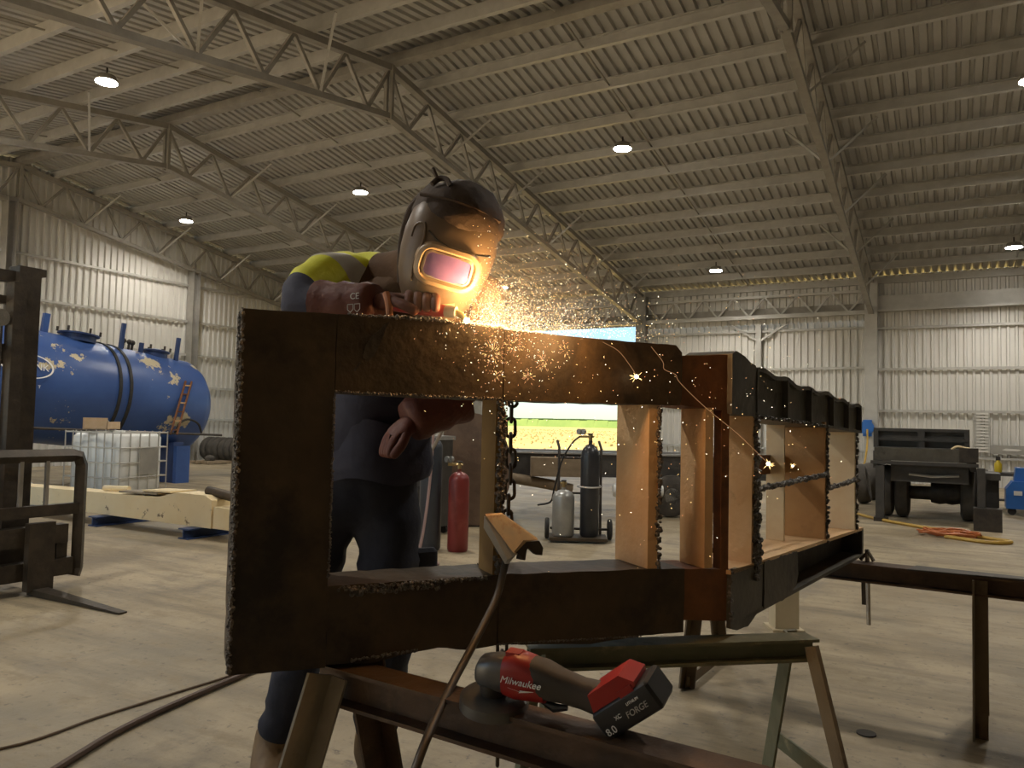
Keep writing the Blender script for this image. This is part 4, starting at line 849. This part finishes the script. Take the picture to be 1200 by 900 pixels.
nodes = [(-1.600,1.865,.97,.155,.135), (-1.550,1.850,1.14,.15,.13), (-1.455,1.780,1.40,.175,.145), (-1.36,1.72,1.54,.125), (-1.26,1.68,1.56,.075), (-1.17,1.64,1.58,.072),
    (-1.690,1.795,.87,.098), (-1.712,1.780,.50,.080), (-1.855,1.790,.12,.068), (-1.515,1.915,.87,.108), (-1.500,1.895,.50,.092), (-1.600,1.965,.12,.075),
    (*SHL,.096), (*ELL,.064), (*WRL,.038), (*SHR,.085), (*ELR,.060), (*WRR,.038), (-1.700,1.788,.70,.088), (-1.505,1.905,.70,.100), (-1.515,1.560,1.520,.088)]
edges = [(0,1),(1,2),(2,3),(3,4),(4,5),(0,6),(6,18),(18,7),(7,8),(0,9),(9,19),(19,10),(10,11),(2,12),(12,20),(20,13),(13,14),(2,15),(15,16),(16,17)]
me = skin_mesh('body', nodes, edges, 0, 3)
for m in (m_navy, m_navyj, m_hivis, m_leather, m_tape): me.materials.append(m)
NB = Vector((-1.36, 1.72, 1.53)); out_ = (SHL-NB).normalized(); ua = (ELL-SHL)
bm = bmesh.new(); bm.from_mesh(me)                      # clean seams where the cloth changes colour
for co, no in ((SHL+ua*.12, ua), (SHL+ua*.34, ua), (SHL+ua*.74, ua), (SHL-out_*.075, out_), (Vector((0,0,.98)), Vector((0,0,1))), (Vector((0,0,1.42)), Vector((0,0,1)))):
    bmesh.ops.bisect_plane(bm, geom=bm.verts[:]+bm.edges[:]+bm.faces[:], plane_co=co, plane_no=no)
bm.to_mesh(me); bm.free()
for p in me.polygons:
    c = p.center; k = 0 if c.z < .98 else 1
    if c.z > 1.22:
        if (c-SHL).dot(out_) > -.075:
            t_ = (c-SHL).dot(ua)/ua.length_squared
            k = 2 if t_ < .74 and c.z > 1.42 and c.x < -1.40 else 1
            if k == 2 and .12 < t_ < .34: k = 4
        else: k = 3 if c.z > 1.30 else 1
    if c.x > -1.36 and c.z > 1.0 and c.y > 1.6: k = 3
    p.material_index = k; p.use_smooth = True
# soft cloth folds
for v in me.vertices:
    n_ = noise.noise(v.co*11.0)*.009 + noise.noise(Vector((v.co.x*6+v.co.z*9, v.co.y*6, v.co.z*22)))*.010
    v.co += v.normal*n_
link('body', me, pe)
# jacket hem, tape, cargo pocket
b = MB(); prof = []
for k in range(28):
    a = 2*math.pi*k/28; rr = 1+.05*math.sin(a*5)
    prof.append((math.cos(a)*.185*rr, math.sin(a)*.165*rr))
rings = [(-1.545,1.855,1.14,.97), (-1.56,1.865,1.06,1.0), (-1.565,1.87,1.005,1.06), (-1.568,1.872,.965,1.0)]
for x, y, z, s in rings: b.v += [(x+a*s, y+c*s, z+.012*math.sin(i*.9)) for i, (a, c) in enumerate(prof)]
for i in range(3):
    for k in range(28): b.f.append((i*28+k, i*28+(k+1) % 28, (i+1)*28+(k+1) % 28, (i+1)*28+k)); b.m.append(0)
b.build('jacket_hem', m_navyj, pe, True, 80)
b = MB(); rbox(b, (-.055, -.02, -.09), (.055, .02, .09), .018, axes((-1.435, 1.965, .66), (.5, .86, 0), (-.86, .5, 0)), 3); b.build('cargo_pocket', m_navy, pe, True)
# leather cape over chest and neck
me = skin_mesh('leather_cape', [(-1.22,1.66,1.545,.085), (-1.32,1.69,1.555,.125), (-1.385,1.725,1.51,.150), (-1.30,1.70,1.41,.15), (-1.15,1.73,1.47,.10), (-1.13,1.66,1.43,.085), (-1.06,1.72,1.46,.085)], [(0,1),(1,2),(2,3),(1,4),(4,5),(4,6)], 1, 2)
me.materials.append(m_leather); me.polygons.foreach_set('use_smooth', [True]*len(me.polygons))
for v in me.vertices: v.co += v.normal*noise.noise(v.co*9.0)*.008
link('leather_cape', me, pe)
# boots
for (x, y), dx in (((-1.855, 1.790), (.55, -.83)), ((-1.600, 1.965), (.75, -.66))):
    D = Vector((dx[0], dx[1], 0)); P = Vector((x, y, 0))
    me = skin_mesh('boot', [tuple(P+Vector((0,0,.20)))+(.062,), tuple(P+Vector((0,0,.07)))+(.058,), tuple(P-D*.05+Vector((0,0,.045)))+(.042,), tuple(P+D*.10+Vector((0,0,.048)))+(.046,), tuple(P+D*.185+Vector((0,0,.04)))+(.038,)], [(0,1),(1,2),(1,3),(3,4)], 0, 2)
    me.materials.append(m_boot); me.polygons.foreach_set('use_smooth', [True]*len(me.polygons)); bt_ = link('boot', me, pe)
    b = MB(); b.prism([(-.10,-.035),(.05,-.045),(.17,-.045),(.225,0),(.17,.045),(.05,.045),(-.10,.035)], lambda a, c, t: tuple(P + D*a + Vector((-D.y, D.x, 0))*c + Vector((0,0,t))), 0, .022); b.build('sole', m_black, bt_)
# helmet
HC = Vector((-1.118, 1.612, 1.583)); HF = Vector((.54, -.77, -.34)).normalized()
up0 = (Vector((0,0,1)) - HF*HF.z).normalized(); rt0 = up0.cross(HF); ra = R(15)
HU = math.cos(ra)*up0 + math.sin(ra)*rt0; HR = math.cos(ra)*rt0 - math.sin(ra)*up0
def hp(r_, f_, u_): return HC + HR*r_ + HF*f_ + HU*u_
prof = [(.142,.03,.02),(.135,.075,.05),(.115,.098,.085),(.08,.113,.108),(.03,.120,.122),(-.02,.119,.127),(-.07,.111,.126),(-.115,.095,.118),(-.15,.075,.105),(-.172,.055,.085)]
b = MB(); NT = 30
for h, w, d in prof:
    for k in range(NT+1):
        th = R(-112 + 224*k/NT); s_, c_ = math.sin(th), math.cos(th)
        sx = math.copysign(abs(s_)**.85, s_)*w; fy = math.copysign(abs(c_)**.75, c_)*d
        b.v.append(tuple(hp(sx, fy, h)))
W_ = NT+1
for i in range(len(prof)-1):
    for k in range(NT): b.f.append((i*W_+k, i*W_+k+1, (i+1)*W_+k+1, (i+1)*W_+k)); b.m.append(0)
b.f.append(tuple(range(W_))); b.m.append(0)
hel = b.build('welding_helmet', m_helmet, pe, True, 70)
so = hel.modifiers.new('thickness', 'SOLIDIFY'); so.thickness = .004; so.offset = -1
def front(r_, u_, off=0.0):
    """point on the helmet front"""
    for (h0, w0, d0), (h1, w1, d1) in zip(prof, prof[1:]):
        if h1 <= u_ <= h0: t_ = (h0-u_)/(h0-h1); w = w0+(w1-w0)*t_; d = d0+(d1-d0)*t_; break
    s_ = min(.98, abs(r_)/w)**(1/.85); c_ = math.sqrt(1-s_*s_)
    return hp(r_, d*c_**.75 + off, u_)
def rrect(w, h, r_, n=5):
    out = []
    for cx, cy, a in ((w/2-r_, h/2-r_, 0), (-w/2+r_, h/2-r_, 90), (-w/2+r_, -h/2+r_, 180), (w/2-r_, -h/2+r_, 270)):
        for k in range(n+1): t = R(a+90*k/n); out.append((cx+r_*math.cos(t), cy+r_*math.sin(t)))
    return out
vc = (.006, -.024)
def ring(b, w0, h0, r0, o0, w1, h1, r1, o1):
    A_ = rrect(w0, h0, r0); B_ = rrect(w1, h1, r1); n = len(A_); o = len(b.v)
    b.v += [tuple(front(vc[0]+x, vc[1]+y, o0)) for x, y in A_] + [tuple(front(vc[0]+x, vc[1]+y, o1)) for x, y in B_]
    for k in range(n): b.f.append((o+k, o+(k+1) % n, o+n+(k+1) % n, o+n+k)); b.m.append(0)
b = MB(); ring(b, .168, .108, .045, .001, .158, .098, .04, .012); ring(b, .158, .098, .04, .012, .138, .080, .03, .014); ring(b, .138, .080, .03, .014, .126, .068, .02, .004); b.build('visor_bezel', m_bezel, hel, True, 80)
b = MB(); ring(b, .124, .066, .018, .005, .112, .056, .014, .009); b.build('lens_rim', m_tape, hel, True)
b = MB(); nu, nv = 12, 5
for j in range(nv+1):
    for i in range(nu+1): b.v.append(tuple(front(vc[0]-.058+.116*i/nu, vc[1]-.030+.060*j/nv, .0055)))
for j in range(nv):
    for i in range(nu): b.f.append((j*(nu+1)+i, j*(nu+1)+i+1, (j+1)*(nu+1)+i+1, (j+1)*(nu+1)+i)); b.m.append(0)
b.build('visor_lens', m_lens, hel, True)
b = MB(); b.tube(smoothpath([front(-.062, .048, .001), front(-.03, .032, .002), front(.02, .024, .002), front(.075, .026, .001), front(.10, .03, .001)]), .0022, 6); b.build('shell_seam', m_black, hel)
b = MB(); b.tube(smoothpath([front(-.098, .02, .001), front(-.095, .05, .001), front(-.075, .06, .002), front(-.068, .02, .003), front(-.075, -.03, .003), front(-.07, -.08, .003)]), .003, 6); b.build('side_rib', m_helmet, hel, True)
b = MB(); b.tube(smoothpath([front(-.05, -.115, .002), front(.0, -.125, .003), front(.05, -.11, .002)]), .008, 8); b.build('chin_ridge', m_bezel, hel, True)
b = MB(); b.tube(smoothpath([hp(-.095,-.03,.12), hp(-.116,-.055,.07), hp(-.118,-.06,.0), hp(-.105,-.055,-.07), hp(-.09,-.05,-.12)]), .013, 8); b.build('head_band', m_cap, hel, True)
CM = Matrix.Translation(hp(.004, -.012, .085)) @ axes((0,0,0), HF, HR)
b = MB(); b.lathe([(1.0,-.2),(1.03,0),(.97,.3),(.82,.58),(.55,.82),(.25,.94),(.001,.98)], CM @ Matrix.Diagonal((.120,.118,.100,1)), 28)
for i, v in enumerate(b.v): b.v[i] = tuple(Vector(v) + HU*.016*noise.noise(Vector(v)*24))
cp = b.build('cap', m_cap, pe, True, 80)
b = MB(); b.tube(smoothpath([hp(-.105,.045,.12), hp(-.04,.085,.132), hp(.03,.09,.130), hp(.10,.05,.115)]), .005, 7); b.build('cap_seam', m_cap, cp, True)
b = MB(); b.tube(smoothpath([hp(-.085,.03,.150), hp(-.072,.02,.168), hp(-.055,.03,.172), hp(-.04,.05,.160)]), .007, 7); b.tube(smoothpath([hp(-.075,.02,.165), hp(-.088,.01,.180), hp(-.094,.0,.186)]), [.005]*12+[.002], 6); b.build('cap_knot', m_cap, cp, True)
# gloves
def gauntlet(p0, p1, r0, r1, name):
    b = MB(); d = (p1-p0); n = 7; pts = [p0 + d*(i/n) for i in range(n+1)]
    b.tube(pts, [r0*1.06] + [r0+(r1-r0)*i/n + .0035*math.sin(i*2.4) for i in range(1, n+1)], 18); return b.build(name, m_glove, pe, True, 70)
TQ0, TQ1 = Vector((-1.165, 1.513, 1.428)), Vector((-1.044, 1.545, 1.413)); TD_ = (TQ1-TQ0).normalized()
CAMV = Vector((.60, -.79, -.10)).normalized(); UPV = Vector((0,0,1))
gl = gauntlet(ELL.lerp(WRL, .40)+Vector((0,0,.0)), WRL+Vector((.03,.004,.002)), .066, .048, 'gauntlet')
def glove(name, wrist, palm, bases, mids, tips, thumb, rp, rf):
    nodes = [tuple(wrist)+(rp*.85,), tuple(palm)+(rp, rp*.7)]; edges = [(0,1)]
    for a, m_, t_ in zip(bases, mids, tips):
        i = len(nodes); nodes += [tuple(a)+(rf*1.15,), tuple(m_)+(rf*1.05,), tuple(t_)+(rf*.85,)]; edges += [(1,i),(i,i+1),(i+1,i+2)]
    i = len(nodes); nodes += [tuple(p)+(rf*1.1,) for p in thumb]; edges += [(1,i)] + [(i+k,i+k+1) for k in range(len(thumb)-1)]
    me = skin_mesh(name, nodes, edges, 1, 2); me.materials.append(m_glove); me.materials.append(m_glovei)
    me.polygons.foreach_set('use_smooth', [True]*len(me.polygons)); return link(name, me, pe)
ax_ = [TQ0 + TD_*(.004 + .023*i) for i in range(4)]
h1 = glove('glove', WRL+Vector((.012,.002,0)), WRL.lerp(TQ0, .62)+UPV*.008-CAMV*.012, [a-CAMV*.008+UPV*.033 for a in ax_], [a+CAMV*.034+UPV*(.026-.002*i) for i, a in enumerate(ax_)], [a+CAMV*.036-UPV*(.016-.003*i) for i, a in enumerate(ax_)],
    [WRL.lerp(TQ0, .6)+CAMV*.035+UPV*.012, TQ0+CAMV*.045-TD_*.01+UPV*.002, TQ0+CAMV*.042+TD_*.03-UPV*.012], .036, .0125)
b = MB(); b.tube(smoothpath([WRL.lerp(TQ0,.48)+CAMV*.040+UPV*.028, WRL.lerp(TQ0,.55)+CAMV*.046+UPV*.004, WRL.lerp(TQ0,.58)+CAMV*.046-UPV*.026]), .009, 8); b.build('lining_fold', m_glovei, h1, True)
g2 = gauntlet(ELR.lerp(WRR, .35), WRR+Vector((-.022,-.026,-.022)), .078, .060, 'gauntlet')
PD = Vector((-.50, -.50, -.62)).normalized(); SD = Vector((.80, -.55, 0)); P0 = WRR+PD*.070
h2 = glove('glove', WRR+PD*.015, P0, [P0+PD*.036+SD*(.034-.0235*i)+UPV*.006 for i in range(4)], [P0+PD*.062+SD*(.034-.0225*i)-UPV*.026 for i in range(4)], [P0+PD*.036+SD*(.032-.0215*i)-UPV*.046 for i in range(4)], [P0+SD*.042-UPV*.008, P0+SD*.054+PD*.022-UPV*.026, P0+SD*.036+PD*.052-UPV*.040], .042, .0135)
# printed marks on the gauntlet
gp = Vector((-1.305, 1.482, 1.437)); GX = (WRL-ELL).normalized(); GM = axes(gp + CAMV*.0640 + UPV*.018, GX, UPV)
text('printed_mark', 'CE', .022, GM, m_tape, gl)
b = MB()
for k in range(2):
    c = Vector((-.012+.02*k, -.028, .0)); q = [(-.008,.009),(.008,.009),(.008,-.004),(0,-.011),(-.008,-.004)]
    for i in range(5):
        a = Vector((*q[i], 0))+c; d = Vector((*q[(i+1) % 5], 0))+c; b.beam(GM @ a, GM @ d, .0013, .0013, GM.to_3x3() @ Vector((0,0,1)))
b.build('printed_mark', m_tape, gl)

# cutting torch held in the glove
to = thing('cutting_torch', TQ0, 'red and grey cutting torch held in the leather glove', 'torch')
m_tred = mat('red_torch_handle', (.42,.03,.035), (.36,.025,.03), 8, .35)
b = MB(); b.tube([TQ0-TD_*.09, TQ0-TD_*.02, TQ0+TD_*.05, TQ0+TD_*.10], [.013,.015,.017,.015], 12); b.build('handle', m_tred, to, True)
b = MB(); b.tube([TQ0+TD_*.098, TQ0+TD_*.128], .015, 12); b.build('collar', m_galv_dk, to, True)
b = MB(); b.tube(smoothpath([TQ0+TD_*.126, TQ0+TD_*.142-UPV*.006, TQ0+TD_*.152-UPV*.016]), .008, 10); b.build('nozzle', m_brass, to, True)
b = MB(); b.tube(smoothpath([TQ0-TD_*.085, TQ0-TD_*.12-CAMV*.05, Vector((-1.22, 1.60, 1.34)), Vector((-1.14, 1.74, 1.24)), Vector((-1.22, 1.95, 1.215)), Vector((-1.40, 2.12, 1.235)), Vector((-1.66, 2.42, 1.15)), Vector((-2.4, 3.35, .98)), Vector((-3.3, 4.6, .98)), Vector((-4.02, 5.5, 1.09))]), .008, 7); b.build('torch_lead', mat('pale_grey_lead', (.30,.26,.23), None, rough=.5), to, True)

# ------------------------------------------------------------------ chain, earth clamp and cable
cn = thing('hanging_chain', WA(.635, .55, .155), 'rusty link chain hanging behind the upright of the frame', 'chain')
lb_ = MB(); N = 14; R0, L0 = .0125, .013
pts = [(R0*math.cos(2*math.pi*k/N), (L0 if math.sin(2*math.pi*k/N) > 0 else -L0) + R0*math.sin(2*math.pi*k/N), 0) for k in range(N)]
lb_.tube([(x, 0, y) for x, y, z in pts] + [(pts[0][0], 0, pts[0][1])], .0052, 6, False); lm_ = lb_.mesh('link', True); lm_.materials.append(m_rustdk)
for k in range(24):
    z = 1.215 - k*.0405
    o = link('chain_link', lm_, cn); o.matrix_parent_inverse = Matrix(); p = WA(.700 - .0008*k, z, .172 + .006*math.sin(k*.9)); o.matrix_basis = Matrix.Translation(p - cn.location) @ Matrix.Rotation(R(30 + 90*(k % 2)), 4, 'Z')
ec = thing('earth_clamp', WA(.60, .84, -.02), 'bent steel earth clamp coloured as lit, hooked on the frame upright', 'clamp')
def q3(a, c, t): return WA(.585+a, .86+c, t)
m_bright = mat('orange_lit_steel', (.78,.64,.46), (.60,.54,.46), 14, .35, .2, c3=(.40,.18,.07), s3=18)  # orange-white light on the jaw is put into this colour
b = MB(); b.hexa([q3(-.030,.068,-.016), q3(.012,.070,-.016), q3(.092,.010,-.045), q3(.030,-.02,-.055), q3(-.030,.072,-.010), q3(.012,.074,-.010), q3(.092,.016,-.039), q3(.030,-.014,-.049)]); b.build('jaw_plate', m_bright, ec)
b = MB(); b.hexa([q3(-.034,.068,-.014), q3(-.024,.068,-.014), q3(.036,-.016,-.052), q3(.012,-.030,-.052), q3(-.034,.040,-.012), q3(-.024,.040,-.012), q3(.018,-.040,-.045), q3(.008,-.040,-.045)]); b.build('jaw_side', m_silv, ec)
b = MB(); b.prism([(.028,-.012),(.055,.012),(.088,.012),(.098,-.005),(.096,-.022),(.080,-.020),(.060,-.002),(.045,-.022)], lambda a, c, t: q3(a, c, t), -.062, -.042); b.build('jaw_lip', m_dark, ec)
b = MB(); b.tube([q3(.05,-.005,-.05), q3(.044,-.03,-.054)], .011, 10); b.build('lug', m_dark, ec)
b = MB(); b.tube(smoothpath([(-.905, 1.588, .845), (-.905, 1.565, .80), (-.905, 1.535, .745), (-.895, 1.44, .68), (-.866, 1.275, .60), (-.825, 1.13, .53), (-.80, 1.02, .40), (-.80, .95, .18), (-.86, .93, .02), (-1.1, .9, .012)]), .0085, 10); o = b.build('earth_cable', mat('grey_brown_cable', (.055,.045,.035), (.075,.062,.05), 6, .5), None, True); tag(o, 'thick dark earth cable curving down in front of the frame', 'cable')

# ------------------------------------------------------------------ angle grinder on the near trestle beam
m_gred = mat('grinder_red', (.36,.022,.018), (.30,.018,.015), 8, .38)
m_ggrey = mat('grinder_gearcase', (.11,.11,.108), (.15,.15,.145), 12, .38, .5)
m_grub = mat('grinder_rubber', (.050,.040,.030), (.062,.05,.038), 14, .7)
m_gblk = mat('battery_black', (.018,.018,.019), (.026,.026,.027), 12, .42)
gr = thing('angle_grinder', (-.66, 1.30, .607), 'red and black cordless angle grinder lying on the trestle beam', 'grinder')
gx = (Vector((-.515, 1.312, .666)) - Vector((-.755, 1.290, .672))).normalized(); gside = Vector((.07, -.99, -.12)); GZ = gx.cross(gside*-1).normalized(); GY = GZ.cross(gx)
GO = Vector((-.755, 1.290, .668))
GR = Matrix(((gx.x, GY.x, GZ.x, GO.x), (gx.y, GY.y, GZ.y, GO.y), (gx.z, GY.z, GZ.z, GO.z), (0,0,0,1)))    # x along the body, -y towards the viewer
def g_loft(name, secs, m, par=gr, n=20, pw=.7, ang=50):
    b = MB()
    for x, zc, w, h in secs:
        for k in range(n):
            t = 2*math.pi*k/n; c, s = math.cos(t), math.sin(t)
            b.v.append(tuple(GR @ Vector((x, math.copysign(abs(c)**pw, c)*w, zc+math.copysign(abs(s)**pw, s)*h))))
    for i in range(len(secs)-1):
        for k in range(n): b.f.append((i*n+k, i*n+(k+1) % n, (i+1)*n+(k+1) % n, (i+1)*n+k)); b.m.append(0)
    b.f += [tuple(range(n-1, -1, -1)), tuple(range((len(secs)-1)*n, len(secs)*n))]; b.m += [0, 0]
    return b.build(name, m, par, True, ang)
g_loft('gear_case', [(-.038,.0,.020,.018),(-.030,.004,.028,.028),(.0,.006,.031,.034),(.022,.006,.031,.036)], m_ggrey)
b = MB(); b.lathe([(.026,0),(.026,-.02),(.02,-.028)], GR @ Matrix.Translation((-.008,0,-.018)), 18); b.build('spindle_collar', m_dark, gr, True)
b = MB(); b.lathe([(.022,.004),(.060,.003),(.066,-.002),(.067,-.022),(.064,-.022),(.062,-.004)], GR @ Matrix.Translation((-.006,0,-.044)) @ Matrix.Rotation(R(3), 4, 'Y'), 32); b.build('wheel_guard', m_ggrey, gr, True)
b = MB(); b.lathe([(.001,-.010),(.056,-.010),(.056,-.014),(.001,-.014)], GR @ Matrix.Translation((-.006,0,-.044)), 28); b.build('cutting_disc', m_dark, gr)
mh = g_loft('motor_housing', [(.022,.006,.033,.038),(.045,.008,.036,.044),(.075,.006,.035,.040),(.105,-.002,.030,.030)], m_gred)
b = MB(); b.box((.024,-.012,.040), (.052,.012,.052), GR); b.build('spindle_lock', m_gred, gr)
g_loft('handle', [(.070,.016,.030,.030),(.100,.008,.0335,.034),(.135,.002,.028,.028),(.175,-.004,.025,.026),(.210,-.008,.027,.029),(.232,-.010,.030,.034)], m_grub)
b = MB(); b.tube([GR @ Vector(p) for p in ((.095,-.004,-.034),(.12,-.006,-.040),(.145,-.004,-.036))], [.004,.009,.005], 8); b.build('paddle_switch', m_gblk, gr, True)
BT = GR @ Matrix.Translation((.252, 0, .016)) @ Matrix.Rotation(R(50), 4, 'Y')
b = MB(); b.prism([(-.034,-.046),(-.004,-.056),(-.004,.040),(-.012,.044),(-.034,.026)], lambda a, c, t: BT @ Vector((a, t, c)), -.038, .038); b.build('battery_seat', m_gred, gr)
b = MB(); rbox(b, (-.004, -.0425, -.064), (.050, .0425, .064), .009, BT, 3); bt2 = b.build('battery', m_gblk, gr, True, 30)
b = MB(); b.box((-.012,-.0405,.006), (.020,-.034,.036), BT); b.build('release_tab', m_gred, bt2)
TA = axes((0,0,0), (0,0,1), (-1,0,0))
for body, size, x, z, m, sh in (('8.0', .018, .036, -.044, m_wtext, 0), ('XC', .010, .022, -.018, m_wtext, 0), ('FORGE', .015, .028, .020, m_silv, .2), ('LITHIUM', .007, .012, .022, m_wtext, .2)):
    text('lettering', body, size, BT @ Matrix.Translation((x, -.0432, z)) @ TA, m, bt2, sh)
text('lettering', 'Milwaukee', .019, GR @ Matrix.Translation((.064, -.0375, .010)) @ axes((0,0,0), (1,0,0), (0,0,1)), m_wtext, mh, .35)
b = MB(); b.prism([(.040,-.003),(.066,-.007),(.064,-.004),(.092,-.002),(.062,-.009),(.064,-.0065)], lambda a, c, t: GR @ Vector((a, t, c)), -.0385, -.0375); b.build('lightning_mark', m_wtext, mh)

# ------------------------------------------------------------------ arc, sparks and smoke
ARC = WA(.505, 1.388, .012)
b = MB(); b.ball(ARC, .0065, 12, 8); o = b.build('cutting_arc', m_arc_on, None, True); tag(o, 'white hot cutting point on the top edge of the frame', 'arc')
for nm, P, pw_, cl, rad in (('arc_light', WA(.57, 1.42, .0), ARC_POWER, (1.0, .55, .20), .02), ('spark_light', WA(.74, 1.365, -.08), ARC_POWER*.38, (1.0, .50, .18), .05)):
    ld = bpy.data.lights.new(nm, 'POINT'); ld.energy = pw_; ld.color = cl; ld.shadow_soft_size = rad; lo = bpy.data.objects.new(nm, ld); COL.objects.link(lo); lo.location = P
sp_m = [emission('spark_white', (1.0, .86, .60), 4.0), emission('spark_yellow', (1.0, .66, .24), 2.6), emission('spark_orange', (1.0, .46, .20), 1.6)]
def spark(b, p, d, ln, th, mi):
    d = Vector(d).normalized(); a = d.orthogonal().normalized(); c = d.cross(a); p = Vector(p)
    b.add([p-d*ln, p+a*th, p-(a*.5-c*.87)*th, p-(a*.5+c*.87)*th, p+d*ln], [(0,2,1),(0,3,2),(0,1,3),(4,1,2),(4,2,3),(4,3,1)], mi)
rnd = random.Random(11); b = MB()
def rv(): return Vector((rnd.gauss(0,1), rnd.gauss(0,1), rnd.gauss(0,1))).normalized()
for i in range(5200):                                       # cloud flying off to the right along the edge
    s_ = rnd.gammavariate(2.0, .085); h_ = rnd.expovariate(1/.052)*(1 - .25*min(1, s_*2)); t_ = rnd.gauss(.03, .05)
    if h_ > .26 or s_ > .6: continue
    p = WA(.50+s_, 1.378+h_, t_); ln = rnd.uniform(.0005, .0022)
    spark(b, p, WA(.5+s_, 1.378+h_*.9, t_*.6)-WA(.47, 1.37, .01)+rv()*.9, ln, rnd.uniform(.0003, .00065), 0 if rnd.random() < .3 else (1 if rnd.random() < .7 else 2))
for i in range(800):                                        # dense streak lying on the top edge
    s_ = abs(rnd.gauss(0, .12)); h_ = abs(rnd.gauss(0, .007)); p = WA(.505+s_, 1.376-.010*min(1, s_/.2)+h_, rnd.uniform(-.02, .06))
    spark(b, p, WA(1, 0, 0)-WA(0, 0, 0)+rv()*.5, rnd.uniform(.0012, .005), rnd.uniform(.0004, .0009), 0 if rnd.random() < .15 else (1 if rnd.random() < .6 else 2))
for i in range(420):                                         # sparks in front of the rail
    s_ = rnd.gauss(.60, .085); z = 1.375 - abs(rnd.gauss(0, .075)); p = WA(s_, z, rnd.uniform(-.05, -.004))
    spark(b, p, rv(), rnd.uniform(.0008, .003), rnd.uniform(.0003, .00055), rnd.choice((0, 1, 2, 2)))
for i in range(320):                                         # scattered far sparks
    s_ = rnd.uniform(.45, 1.35); z = rnd.gauss(1.22, .16); p = WA(s_, z, rnd.uniform(-.35, -.01))
    spark(b, p, rv(), rnd.uniform(.0006, .0022), rnd.uniform(.0004, .0009), rnd.choice((0, 1, 2)))
for cs, cz_, n_, rad in ((.565, 1.315, 70, .035), (.62, 1.335, 50, .028), (.70, 1.30, 34, .022), (.66, 1.26, 26, .02), (.76, 1.33, 24, .02), (.575, 1.26, 20, .018)):     # bursts on the rail face
    for i in range(n_):
        a = rnd.uniform(0, 2*math.pi); q = rnd.uniform(.25, 1)*rad; p = WA(cs+math.cos(a)*q, cz_+math.sin(a)*q, -.006-rnd.random()*.01)
        spark(b, p, WA(math.cos(a), math.sin(a), 0)-WA(0, 0, 0), rnd.uniform(.002, .006), .0003, rnd.choice((1, 2, 2)))
o = b.build('spark_cloud', sp_m); tag(o, 'cloud of glowing orange sparks flying off the cut', 'sparks', kind='stuff')
# single bright spark stars and their curling trails
stars = [(WA(.955, 1.272, -.03), .0055, 'bright spark star on the right end of the upper rail'), (Vector((-.455, 2.30, 1.045)), .0060, 'bright spark star at the corner upright of the frame'), (Vector((-.43, 2.55, 1.03)), .0035, 'smaller pink spark star right of the corner upright')]
for c, r_, lb in stars:
    t = thing('spark_star', c, lb, 'spark'); b = MB(); b.ball(c, r_, 10, 7); b.build('core', sp_m[0], t, True); b = MB()
    for k in range(9): d = rv(); spark(b, c+d*r_*2.0, d, r_*1.4, r_*.12, 0)
    b.build('rays', sp_m[1], t)
m_trail = emission('fading_trail', (1.0, .50, .22), .22)
for pth, lb in (([WA(1.005, 1.353, -.02), WA(1.035, 1.315, -.03), WA(1.04, 1.295, -.03), WA(1.075, 1.283, -.03), WA(1.09, 1.262, -.03), WA(1.18, 1.20, -.02), Vector((-.50, 2.12, 1.13)), Vector((-.457, 2.29, 1.05))], 'long crooked spark trail running down to the corner upright'),
        ([WA(.86, 1.356, -.02), WA(.90, 1.335, -.03), WA(.935, 1.30, -.03), WA(.955, 1.275, -.03)], 'short curved spark trail ending on the upper rail')):
    b = MB(); b.tube(smoothpath(pth, 4), .0007, 5); o = b.build('spark_trail', m_trail); tag(o, lb, 'spark trail')

# thin smoke lit by the arc
m_smoke = bpy.data.materials.new('weld_smoke'); m_smoke.use_nodes = True; N = m_smoke.node_tree.nodes; L = m_smoke.node_tree.links; N.clear()
vo = N.new('ShaderNodeVolumePrincipled'); vo.inputs['Color'].default_value = (.95, .9, .82, 1); vo.inputs['Anisotropy'].default_value = .2
tc = N.new('ShaderNodeTexCoord'); nz_ = N.new('ShaderNodeTexNoise'); nz_.inputs['Scale'].default_value = 3.5; nz_.inputs['Detail'].default_value = 2; L.new(tc.outputs['Object'], nz_.inputs['Vector'])
ln_ = N.new('ShaderNodeVectorMath'); ln_.operation = 'LENGTH'; L.new(tc.outputs['Object'], ln_.inputs[0])
fa = N.new('ShaderNodeMapRange'); fa.inputs['From Min'].default_value = 1.0; fa.inputs['From Max'].default_value = .15; L.new(ln_.outputs['Value'], fa.inputs['Value'])
mu = N.new('ShaderNodeMath'); mu.operation = 'MULTIPLY'; L.new(fa.outputs[0], mu.inputs[0]); L.new(nz_.outputs['Fac'], mu.inputs[1])
m2 = N.new('ShaderNodeMath'); m2.operation = 'MULTIPLY'; m2.inputs[1].default_value = SMOKE; L.new(mu.outputs[0], m2.inputs[0]); L.new(m2.outputs[0], vo.inputs['Density'])
ou = N.new('ShaderNodeOutputMaterial'); L.new(vo.outputs[0], ou.inputs['Volume'])
b = MB(); b.ball((0,0,0), 1.0, 20, 12); me = b.mesh('smoke_plume', True); me.materials.append(m_smoke)
o = link('smoke_plume', me, None, Matrix.Translation(WA(.64, 1.47, .06)) @ Matrix.Rotation(math.atan2(AD.y, AD.x), 4, 'Z') @ Matrix.Diagonal((.36, .22, .20, 1)))
tag(o, 'thin warm smoke drifting above the cut', 'smoke', kind='stuff')
